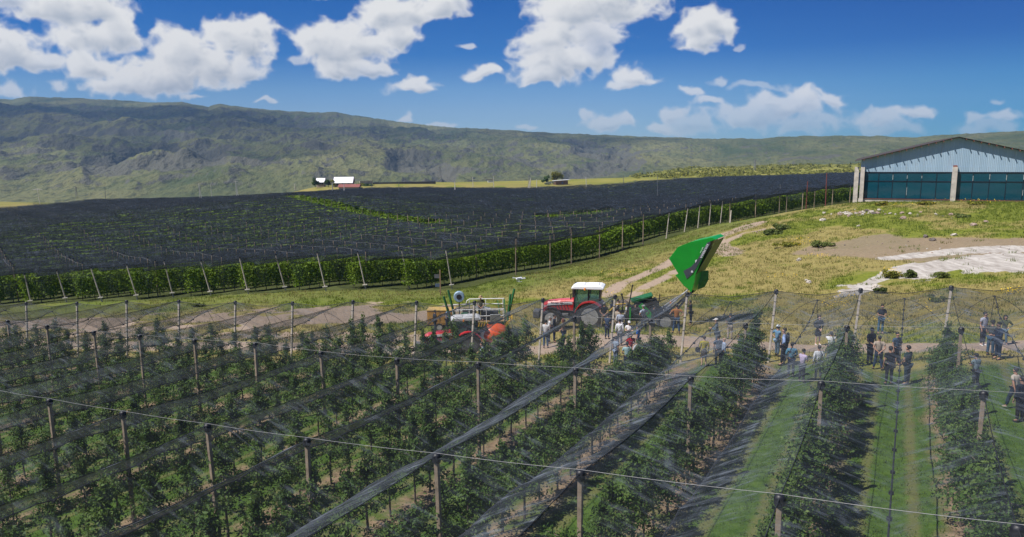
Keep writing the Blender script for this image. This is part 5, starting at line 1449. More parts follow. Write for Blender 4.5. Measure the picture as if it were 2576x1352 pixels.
def platform():
    p = place(1212, 838, 52.5); r = thing('picking_platform', 'green orchard picking platform with white rails and hazard striped front', 'farm machine', tuple(p), R(3))
    for x in (-1.35, 1.35):
        for y in (-.85, .85): wheel(r, (x, y, .38), .38, .28, M_SILV, 14)
    MB().box((0, 0, .62), (3.6, 1.3, .3)).box((0, 0, .88), (3.9, 1.7, .10)).box((0, -.86, 1.02), (4.0, .06, .16)).build('frame', M_DGREEN, r, bevel=.01)
    MB().box((0, 0, 1.02), (3.8, 1.7, .08)).build('deck', plain('wooden deck', (.32, .20, .09), .8, 0, .3, 4), r)
    MB().box((-.9, .2, 1.42), (1.0, .9, .75)).box((.6, .1, 1.36), (1.3, .8, .62)).build('engine_cover', M_DK, r, bevel=.05)
    MB().box((-1.25, -.55, 1.5), (.5, .3, .45)).build('side_tank', M_DGREEN, r, bevel=.03)
    MB().box((-.5, -.62, 1.45), (.12, .05, .35)).build('tail_lamp', plain('red lamp', (.5, .01, .01), .3), r)
    # hazard boards
    hb = MB().box((.15, -1.0, .92), (1.15, .04, .28)).build('hazard_board', M_YEL, r)
    mb = MB()
    for k in range(6): mb.prism([(-.40 + .2 * k, .79), (-.31 + .2 * k, .79), (-.23 + .2 * k, 1.05), (-.32 + .2 * k, 1.05)], 1, -1.028, -1.022)
    mb.build('stripe', M_CAP, hb)
    MB().prism([(1.65, .95), (2.15, 1.25), (1.85, .45), (1.55, .40)], 1, -1.0, -.9).prism([(1.7, .9), (2.3, 1.3), (2.2, 1.05), (1.7, .6)], 1, -.7, .6).build('loading_arm', M_YEL, r)
    # rails
    mb = MB(); x0, x1 = -2.1, 1.65
    for y, zs in ((-.95, (1.55, 2.05)), (.95, (1.55, 2.05, 2.45))):
        for z in zs: mb.tube([(x0 if z < 2.2 else -.9, y, z), (x1 if z < 2.2 else 1.75, y, z)], .032, 6)
        for x in (x0, -.9, .35, x1): mb.tube([(x, y, 1.0), (x, y, zs[-1] if abs(x) < 2 else 2.05)], .028, 6)
    mb.tube([(-.9, .95, 2.45), (-1.1, .95, 2.3), (-1.15, .95, 1.9)], .03, 6)
    mb.build('white_rail', M_WHITE, r)
    mb = MB()
    for x in (1.65, 1.2): mb.tube([(x, -.95, 1.05), (x + .15, -.95, 1.55), (x + .05, .9, 2.35)], .03, 6)
    mb.tube([(1.7, -.9, 1.1), (1.75, .95, 2.45)], .028, 6).build('green_rail', M_DGREEN, r)
    # tall forks fore and aft
    for a, b_ in (((-2.2, -.6, .9), (-2.75, -.6, 3.0)), ((-2.0, .5, 1.2), (-2.45, .5, 3.25)), ((1.9, -.5, .9), (2.15, -.5, 3.05)), ((2.05, .5, 1.3), (2.5, .5, 3.25))):
        MB().tube([a, b_], .085, 4).build('upright_fork', M_DGREEN, r)
    # reel with hose on a bracket
    q = MB().lathe([(.36, -.2), (.40, -.16), (.40, .16), (.36, .2), (.2, .2), (.2, -.2)], (-1.65, .5, 2.75), 1, 20, True); rl = q.build('hose_reel', plain('pale blue drum', (.22, .32, .42), .5), r, None, True)
    MB().lathe([(.19, -.22), (.19, .22), (.01, .22)], (-1.65, .5, 2.75), 1, 14).build('reel_core', M_DK, rl)
    MB().tube([(-1.65, .5, 1.1), (-1.65, .5, 2.4)], .05, 6).build('reel_post', M_DK, r)
    MB().prism([(-.55, 2.18), (-.35, 2.0), (-.2, 2.05), (-.3, 2.3), (-.42, 2.18), (-.5, 2.42)], 1, -.55, -.50).box((.35, -.3, 2.0), (.6, .4, .12), rotm(0, .2, 0)).build('white_sheet', M_WHITE, r)
    MB().box((1.0, -1.12, 1.3), (.75, .08, .8), rotm(.1, 0, .12)).build('mesh_panel', plain('grey panel', (.42, .44, .46), .6), r)
    return r, p


def sprayer():
    p = place(1247, 897, 43.6); r = thing('orchard_sprayer', 'orange tank sprayer hitched behind the grey roofed tractor', 'sprayer', tuple(p), R(8))
    for y in (-.55, .55): wheel(r, (.1, y, .40), .40, .28, M_SILV, 14)
    MB().box((.0, 0, .55), (1.9, .7, .14)).tube([(-.9, 0, .5), (-1.7, 0, .5)], .06, 6).box((.95, 0, .75), (.3, .8, .6)).build('chassis', M_DK, r)
    pts = []
    tk = MB().ball((-.05, 0, 1.28), (.92, .66, .66), 20, 12); tk.v = [(x, y, z if z > .75 else .75 + (z - .75) * .5) for x, y, z in tk.v]
    t = tk.build('tank', M_ORNG, r, None, True)
    MB().cyl((-.25, 0, 1.9), (-.25, 0, 2.0), .2, None, 14).box((.2, 0, 1.95), (.4, .1, .05)).build('tank_lid', M_DK, t)
    MB().box((.42, -.60, 1.28), (.42, .03, .22), rotm(0, 0, .22)).box((.0, -.655, .98), (.16, .03, .16)).build('white_label', M_WHITE, t)
    MB().box((-.82, -.15, 1.30), (.35, .5, .55)).build('rinse_tank', M_WHITE, r, bevel=.08)
    MB().lathe([(.50, -.25), (.55, 0), (.50, .3), (.42, .3), (.42, -.25)], (1.12, 0, .95), 0, 20, True).build('fan_ring', M_DK, r, None, True)
    mb = MB()
    for s in (-1, 1): mb.tube([(1.15, s * .62, .5), (1.15, s * .75, 1.0), (1.15, s * .5, 1.6)], .03, 6)
    mb.build('nozzle_arc', M_GREY, r)


def generator():
    p = place(1112, 835, 56.0); r = thing('generator_trailer', 'mustard yellow generator box on a two wheeled trailer', 'generator', tuple(p), R(-4))
    M_MUS = plain('mustard paint', (.46, .24, .035), .5, 0, .2, 1.5)
    MB().box((0, 0, 1.10), (2.1, 1.2, 1.15)).build('cabinet', M_MUS, r, bevel=.03)
    MB().box((0, 0, 1.70), (2.18, 1.28, .06)).build('lid', plain('pale mustard', (.56, .38, .12), .5), r)
    for x in (-.5, .5): MB().box((x, -.61, 1.1), (.9, .02, .9)).build('cabinet_door', M_MUS, r, bevel=.008)
    MB().box((-.08, -.63, 1.1), (.03, .03, .2)).build('door_handle', M_DK, r)
    MB().box((0, 0, .47), (2.2, .9, .12)).tube([(1.0, 0, .45), (2.0, 0, .42)], .05, 6).tube([(1.9, 0, .42), (1.9, 0, 0)], .03, 5).build('chassis', M_DK, r)
    for y in (-.55, .55): wheel(r, (-.1, y, .33), .33, .2, M_SILV, 12)


def small_stuff():
    # wooden sign by the far row ends
    p = place(1108, 736, 78); t = thing('sign_post', 'wooden post with small hanging sign boards before the far row ends', 'sign', tuple(p))
    MB().box((0, 0, 1.35), (.13, .13, 2.9)).build('post', plain('brown wood', (.26, .17, .10), .85), t)
    MB().box((-.35, -.02, 2.1), (.55, .05, .42)).build('board', plain('grey board', (.10, .10, .11), .8), t); MB().box((-.32, -.02, 1.1), (.5, .05, .36)).build('board', plain('blue board', (.07, .10, .16), .7), t)
    # quadcopter in the air over the meadow
    q = at(1306, 701, 30); t = thing('drone', 'small white quadcopter drone hovering above the meadow', 'drone', tuple(q), .5)
    MB().box((0, 0, 0), (.26, .11, .08)).box((.15, 0, -.04), (.06, .07, .06)).build('body', M_WHITE, t, bevel=.02)
    for sx in (-1, 1):
        for sy in (-1, 1):
            MB().tube([(sx * .08, sy * .04, 0), (sx * .19, sy * .17, .03)], .013, 6).cyl((sx * .19, sy * .17, 0), (sx * .19, sy * .17, .05), .022, None, 8).build('arm', M_WHITE, t)
            a = random.uniform(0, 3); MB().box((sx * .19, sy * .17, .058), (.22, .022, .004), rotm(0, .04, a)).build('propeller', M_GREY, t)
    MB().tube([(-.05, -.07, -.04), (-.06, -.1, -.13), (.08, -.1, -.13)], .007, 4).tube([(-.05, .07, -.04), (-.06, .1, -.13), (.08, .1, -.13)], .007, 4).build('landing_skid', M_WHITE, t)


p1 = place(1487, 824, 49.6)
tractor('big red tractor with white cab roof parked before the green bucket', tuple(p1), R(168), 1.065, M_WHITE)
p2 = place(1180, 915, 43.2)
tractor('smaller tractor with pale grey cab roof behind the apple trees', tuple(p2), R(186), .86, plain('pale grey roof', (.62, .63, .65), .5), False, .86, M_GREY)  # rims darkened to grey, standing in for the shade around the wheels
stone_picker()
plat, plat_p = platform()
sprayer(); generator(); small_stuff()
# ------------------------------------------------------------------ people
SKIN = [plain('skin', c, .55, 0, .12, 8) for c in ((.50, .29, .20), (.42, .23, .155), (.56, .35, .26))]
CLOTH = {}


def cloth(c, pat=None):
    k = (c, pat)
    if k not in CLOTH:
        if pat is None: CLOTH[k] = plain('cloth', c, .85, 0, .28, 7, .3, .15)
        else:
            m, nt, N, L = new_mat('patterned cloth'); b = NB(nt); p = b.obj()
            if pat == 'stripe':
                sx = N.new('ShaderNodeSeparateXYZ'); L.new(p, sx.inputs[0]); f = b.math('GREATER_THAN', b.math('FRACT', b.math('MULTIPLY', b.math('ADD', sx.outputs[0], sx.outputs[1]), 22)), .5)
                col = b.mix(f, c, (.70, .72, .78))
            else: col = b.mix(b.ramp(b.noise(18, 2, .5, p), [(.48, 0), (.52, 1)]), c, (.50, .58, .68))
            b.out(b.bsdf(col, .85, 0, .15)); CLOTH[k] = m
    return CLOTH[k]


class Sk:
    """skeleton of joints and edges with a radius per joint, grown into one skin"""
    def __init__(s): s.v = []; s.e = []; s.r = []
    def j(s, p, r, par=None):
        s.v.append(tuple(p)); s.r.append(r if hasattr(r, '__len__') else (r, r)); i = len(s.v) - 1
        if par is not None: s.e.append((par, i))
        return i
    def chain(s, par, pts):
        for p, r in pts: par = s.j(p, r, par)
        return par
    def obj(s, sub=1):
        me = bpy.data.meshes.new('sk'); me.from_pydata(s.v, s.e, [])
        o = bpy.data.objects.new('sk', me); COL.objects.link(o)
        m = o.modifiers.new('s', 'SKIN'); m.use_smooth_shade = True; m.branch_smoothing = .4
        for i, r in enumerate(s.r): me.skin_vertices[0].data[i].radius = r
        for i in range(len(s.v)): me.skin_vertices[0].data[i].use_root = (i == 0)
        mm = o.modifiers.new('u', 'SUBSURF'); mm.levels = sub; mm.render_levels = sub
        return o


def arm(side, pose):
    """shoulder, elbow, wrist for one arm (x right, y ahead)"""
    s = side; sh = np.array((s * .185, -.01, 1.425))
    P = {'hang': ((s * .235, -.03, 1.14), (s * .235, .06, .89)), 'front': ((s * .26, .02, 1.15), (s * .06, .21, 1.00)), 'behind': ((s * .27, -.12, 1.16), (s * .05, -.19, .98)),
         'hips': ((s * .42, -.08, 1.18), (s * .19, .02, 1.04)), 'phone': ((s * .22, .06, 1.15), (s * .09, .30, 1.20)), 'raise': ((s * .26, .24, 1.36), (s * .08, .34, 1.56)),
         'cross': ((s * .25, .06, 1.15), (-s * .08, .21, 1.20)), 'reach': ((s * .22, .20, 1.24), (s * .14, .46, 1.18)), 'walk': ((s * .23, s * .10, 1.15), (s * .22, s * .24 + .08, .92))}[pose]
    return sh, np.array(P[0]), np.array(P[1])


def hand(sk, par, w, d, side, r0=.026):
    """palm, four unequal bent fingers and a thumb leaving the side of the palm"""
    d = d / np.linalg.norm(d); up = np.array((0, 0, 1.)) if abs(d[2]) < .8 else np.array((0, 1., 0)); a = np.cross(d, up); a /= np.linalg.norm(a); n = np.cross(a, d)
    palm = sk.j(w + d * .05, (.034, .018), par); kn = sk.j(w + d * .088, (.036, .014), palm)
    for k, (o, l) in enumerate(((-.030, .070), (-.010, .082), (.011, .076), (.031, .060))):
        b0 = w + d * .098 + a * o
        sk.chain(kn, [(b0, .0088), (b0 + d * l * .5 - n * .012, .0082), (b0 + d * l * .82 - n * .040, .0070)])
    t0 = w + d * .035 - a * .036 * side
    sk.chain(palm, [(t0, .011), (t0 + d * .035 - a * .022 * side - n * .01, .0095), (t0 + d * .060 - a * .020 * side - n * .02, .008)])


def fig(pose_l, pose_r, legs, lean=0.0, skirt=False):
    """all the meshes of one pose: body, shirts, trousers, shoes, hair styles"""
    def lz(p):                                   # lean the trunk forward about the hips
        p = np.array(p, float)
        if p[2] > .95: c, s = cos(lean), sin(lean); y, z = p[1], p[2] - .95; p[1], p[2] = y * c + z * s, .95 + z * c - y * s
        return p
    st = {'stand': ((.10, 0, .52, .11, -.02, .09), (.10, 0, .52, .12, .0, .09)), 'apart': ((.13, .03, .50, .19, .02, .09), (.13, -.02, .50, .17, -.06, .09)), 'walk': ((.10, .16, .50, .10, .24, .10), (.10, -.02, .48, .10, -.30, .16)), 'crouch': ((.17, .36, .46, .16, .10, .09), (.17, .34, .30, .14, -.08, .09)), 'shift': ((.10, .05, .52, .15, .06, .09), (.11, 0, .52, .12, -.02, .09))}[legs]
    dz = -.42 if legs == 'crouch' else 0
    D = lambda p: lz(p) + (0, 0, dz)
    b = Sk(); pel = b.j(D((0, 0, .95)), (.112, .080)); sp = b.j(D((0, .005, 1.12)), (.095, .070), pel); ch = b.j(D((0, .0, 1.28)), (.105, .075), sp); nk = b.j(D((0, -.01, 1.47)), .062, ch)
    h0 = b.j(D((0, .015, 1.555)), (.070, .078), nk); h1 = b.j(D((0, .022, 1.635)), (.080, .095), h0); h2 = b.j(D((0, .012, 1.70)), (.064, .078), h1)
    b.j(D((0, .125, 1.612)), .016, h1)                                    # nose
    b.j(D((0, .095, 1.545)), .030, h0)                                    # chin
    for s in (-1, 1): b.j(D((s * .092, .01, 1.615)), (.012, .024), h1)    # ears
    arms = []
    for s, ps in ((-1, pose_l), (1, pose_r)):
        sh, el, wr = (D(q) for q in arm(s, ps)); arms.append((s, sh, el, wr))
        q = b.chain(ch, [(sh, .046), (el, .040), (wr, .029)]); hand(b, q, wr, (wr - el) * (1, 1, 1), s)
    lg = []
    for s, (kx, ky, kz, ax, ay, az) in zip((-1, 1), st):
        hp = np.array((s * .09, 0, .90 + dz)); kn = np.array((s * kx, ky, kz + (0 if not dz else 0))); an = np.array((s * ax, ay, az)); lg.append((s, hp, kn, an))
        b.chain(pel, [(hp, .075), (kn, .052), (an, .038), (an + (s * .02, .12, -.045), .036)])
    out = {'body': b.obj(1)}

    def shirt(long):
        k = Sk(); p0 = k.j(D((0, 0, .93)), (.168, .122)); a = k.j(D((0, .005, 1.12)), (.148, .112), p0); c = k.j(D((0, 0, 1.30)), (.186, .132), a); k.j(D((0, -.01, 1.475)), .080, c)
        for s, sh, el, wr in arms:
            if long: k.chain(c, [(sh, .084), (el, .058), (wr * .93 + el * .07, .044)])
            else: k.chain(c, [(sh, .084), (sh * .35 + el * .65, .064)])
        return k.obj(1)
    out['tee'] = shirt(False); out['shirt'] = shirt(True)
    k = Sk(); p0 = k.j(D((0, 0, .97)), (.162, .118))
    for s, hp, kn, an in lg: k.chain(p0, [(hp, .106), (kn, .076), (an + (0, 0, .03), .060)])
    out['trousers'] = k.obj(1)
    k = Sk(); k.chain(None, [(D((0, 0, 1.02)), (.155, .115)), (D((0, 0, .85)), (.185, .14)), ((0, .01, .62 + dz * .5), (.215, .165)), ((0, .01, .52 + dz * .5), (.22, .17))]); out['skirt'] = k.obj(1)
    k = Sk(); k.chain(None, [(D((0, 0, 1.0)), (.175, .13)), (D((0, 0, .85)), (.20, .15)), ((0, .01, .70 + dz * .6), (.21, .16))]); out['coat_hem'] = k.obj(1)
    out['shoes'] = []
    for s, hp, kn, an in lg:
        k = Sk(); k.chain(None, [(an + (0, -.04, -.02), (.050, .05)), (an + (s * .01, .06, -.045), (.052, .038)), (an + (s * .025, .165, -.058), (.046, .028))]); out['shoes'].append(k.obj(1))
    hc = D((0, .0, 1.66)); out['_head'] = hc; out['_wr'] = [a[3] for a in arms]; out['_sh'] = [a[1] for a in arms]; out['_lean'] = lean
    return out


POSES = {'stand': ('hang', 'hang', 'stand', .02), 'shift': ('hang', 'hang', 'shift', .05), 'behind': ('behind', 'behind', 'apart', .0), 'front': ('front', 'front', 'stand', .04), 'hips': ('hips', 'hips', 'apart', .03), 'onehip': ('hips', 'hang', 'shift', .02), 'phone': ('phone', 'phone', 'stand', .10), 'raise': ('raise', 'raise', 'stand', -.02), 'cross': ('cross', 'cross', 'stand', .0), 'bend': ('phone', 'front', 'apart', .38), 'walk': ('walk', 'walk', 'walk', .08), 'crouch': ('reach', 'reach', 'crouch', .25)}
FIGS = {}


def make_figs():
    tmp = {k: fig(*v) for k, v in POSES.items()}
    bpy.context.view_layer.update(); dg = bpy.context.evaluated_depsgraph_get()
    for k, d in tmp.items():
        r = {}
        for n, o in d.items():
            if n.startswith('_'): r[n] = o; continue
            objs = o if isinstance(o, list) else [o]; ms = []
            for q in objs:
                me = bpy.data.meshes.new_from_object(q.evaluated_get(dg)); me.materials.clear(); me.materials.append(M_CAP); ms.append(me)
                om = q.data; bpy.data.objects.remove(q); bpy.data.meshes.remove(om)
            r[n] = ms if isinstance(o, list) else ms[0]
        # hair, hats and face follow the head
        hc = r['_head']; ln = r['_lean']; M = Matrix.Translation(Vector(hc)) @ Matrix.Rotation(-ln, 4, 'X')
        def headpart(mb): me = mb.mesh('hair', True); me.transform(M); me.materials.append(M_CAP); return me
        h = MB().ball((0, -.012, .024), (.090, .106, .094), 16, 12)
        def cl(x, y, z):
            lo = -.075 if y < -.03 else (-.03 if y < .02 else -.02 + 1.6 * (y - .02))
            return (x, y, z) if z > lo else (x * .84, y * .84, lo + .004)
        h.v = [cl(*q) for q in h.v]; r['short_hair'] = headpart(h)
        h = MB().ball((0, -.02, .015), (.108, .118, .108), 14, 9); h.v = [(x * (1 if z > -.02 else 1.15), (y if y < .055 else .055 + (y - .055) * .3) if z < .05 else y, z if z > -.02 else z * 3.2) for x, y, z in h.v]; r['long_hair'] = headpart(h)
        h = MB().ball((0, -.02, .01), (.150, .150, .140), 16, 10, .22, 3); h.v = [(x, y if y < .05 else .05 + (y - .05) * .25, z) for x, y, z in h.v]; r['curly_hair'] = headpart(h)
        h = MB().ball((0, -.005, .035), (.102, .118, .088), 14, 8); h.v = [(x, y, max(z, .02)) for x, y, z in h.v]; h.prism([(-.075, .07), (.075, .07), (.06, .19), (0, .205), (-.06, .19)], 2, .018, .030); r['cap'] = headpart(h)
        h = MB().ball((0, -.005, .045), (.105, .118, .10), 14, 8); h.v = [(x, y, max(z, .02)) for x, y, z in h.v]; h.lathe([(.09, .02), (.18, -.005), (.185, .004), (.09, .036)], (0, 0, 0), 2, 18, True); r['sun_hat'] = headpart(h)
        e = MB()
        for s in (-1, 1): e.ball((s * .034, .103, -.022), (.013, .008, .009), 8, 5)
        e.box((0, .098, -.098), (.045, .012, .009)); r['face'] = headpart(e)
        g = MB()
        for s in (-1, 1): g.box((s * .038, .114, -.02), (.055, .01, .036)).box((s * .088, .05, -.012), (.006, .13, .01))
        r['sunglasses'] = headpart(g)
        FIGS[k] = r


make_figs()
M_FACE = plain('dark eyes', (.03, .02, .02), .4)
HAIR = {'black': plain('black hair', (.012, .010, .010), .6), 'brown': plain('brown hair', (.05, .028, .016), .6), 'grey': plain('grey hair', (.28, .27, .26), .7), 'auburn': plain('auburn hair', (.17, .05, .022), .6), 'red': plain('red brown hair', (.14, .035, .02), .6)}


def person(label, head, foot, face, pose='stand', top=(.5, .5, .5), sleeves='tee', legs=(.03, .035, .06), hair='black', style='short_hair', hat=None, hatc=(.7, .7, .72), shoe=(.04, .035, .03), skin=1, lower='trousers', pat=None, extra=None, Y=None, z=None, zoom=None):
    """head and foot as seen in the frame; `face` the heading in degrees, 0 = away from the viewer, 90 = to the right"""
    if zoom: ox, oy, k = ZM[zoom]; head = (ox + head[0] * k, oy + head[1] * k); foot = (ox + foot[0] * k, oy + foot[1] * k)
    p = hit(*foot) if Y is None else place(foot[0], foot[1], Y)
    if z is not None: p[2] = z
    # stature from the height in the frame
    lo, hi = 1.3, 2.1
    for _ in range(20):
        mid = (lo + hi) / 2; yy = proj(p[0], p[1], p[2] + mid)[1]
        if yy > head[1]: lo = mid
        else: hi = mid
    h = mid if pose not in ('crouch', 'bend') else 1.74
    sc = min(1.90, max(1.60, h)) / 1.775
    F = FIGS[pose]; t = thing('person', label, 'person', tuple(p), R(-face)); t.scale = (sc, sc, sc)

    def add(name, me, mat, par=t):
        o = link(name, me, None, par); o.material_slots[0].link = 'OBJECT'; o.material_slots[0].material = mat; return o
    body = add('body', F['body'], SKIN[skin])
    add('face', F['face'], M_FACE)
    add('shirt', F[sleeves], cloth(top, pat))
    if lower in ('trousers', 'coat'): add('trousers', F['trousers'], cloth(legs))
    if lower == 'coat': add('coat_hem', F['coat_hem'], cloth(top))
    if lower == 'skirt': add('skirt', F['skirt'], cloth(legs))
    for m in F['shoes']: add('shoe', m, cloth(shoe))
    if style: add('hair', F[style], HAIR[hair])
    if hat: add('hat', F[hat], cloth(hatc, 'dots' if hatc == (.3, .31, .33) else None))
    if extra: extra(t, F)
    return t


def x_vest(c):
    def f(t, F): pass
    return f


def x_phone(t, F):
    w = (F['_wr'][0] + F['_wr'][1]) / 2; MB().box(w + (0, .10, .03), (.08, .012, .15), rotm(-.6, 0, 0)).build('phone', M_CAP, t)


def x_tie(t, F): MB().prism([(-.03, 1.40), (.03, 1.40), (.045, 1.08), (0, 1.02), (-.045, 1.08)], 1, .118, .128).build('tie', cloth((.30, .02, .06)), t)


def x_bag(t, F):
    MB().ball((-.36, -.02, .98), (.14, .10, .17), 12, 8).tube([(-.34, 0, 1.1), (-.24, 0, 1.42), (-.2, .02, 1.46)], .015, 5).build('handbag', cloth((.012, .012, .014)), t, None, True)


def x_strap(t, F): MB().tube([(-.19, .1, 1.45), (0, -.135, 1.22), (.18, -.1, .98)], .018, 5).build('shoulder_strap', cloth((.10, .20, .26)), t)


def x_glasses(t, F):
    o = link('sunglasses', F['sunglasses'], None, t); o.material_slots[0].link = 'OBJECT'; o.material_slots[0].material = M_CAP


def x_bottle(t, F): w = F['_wr'][1]; MB().cyl(w + (0, .09, -.10), w + (0, .09, .05), .03, None, 8).cyl(w + (0, .09, .05), w + (0, .09, .08), .012, None, 6).build('bottle', M_WHITE, t)


def x_jacket(t, F):
    MB().ball((.15, -.12, 1.24), (.17, .09, .30), 12, 8, .15, 4).build('slung_jacket', cloth((.018, .026, .034)), t, None, True)


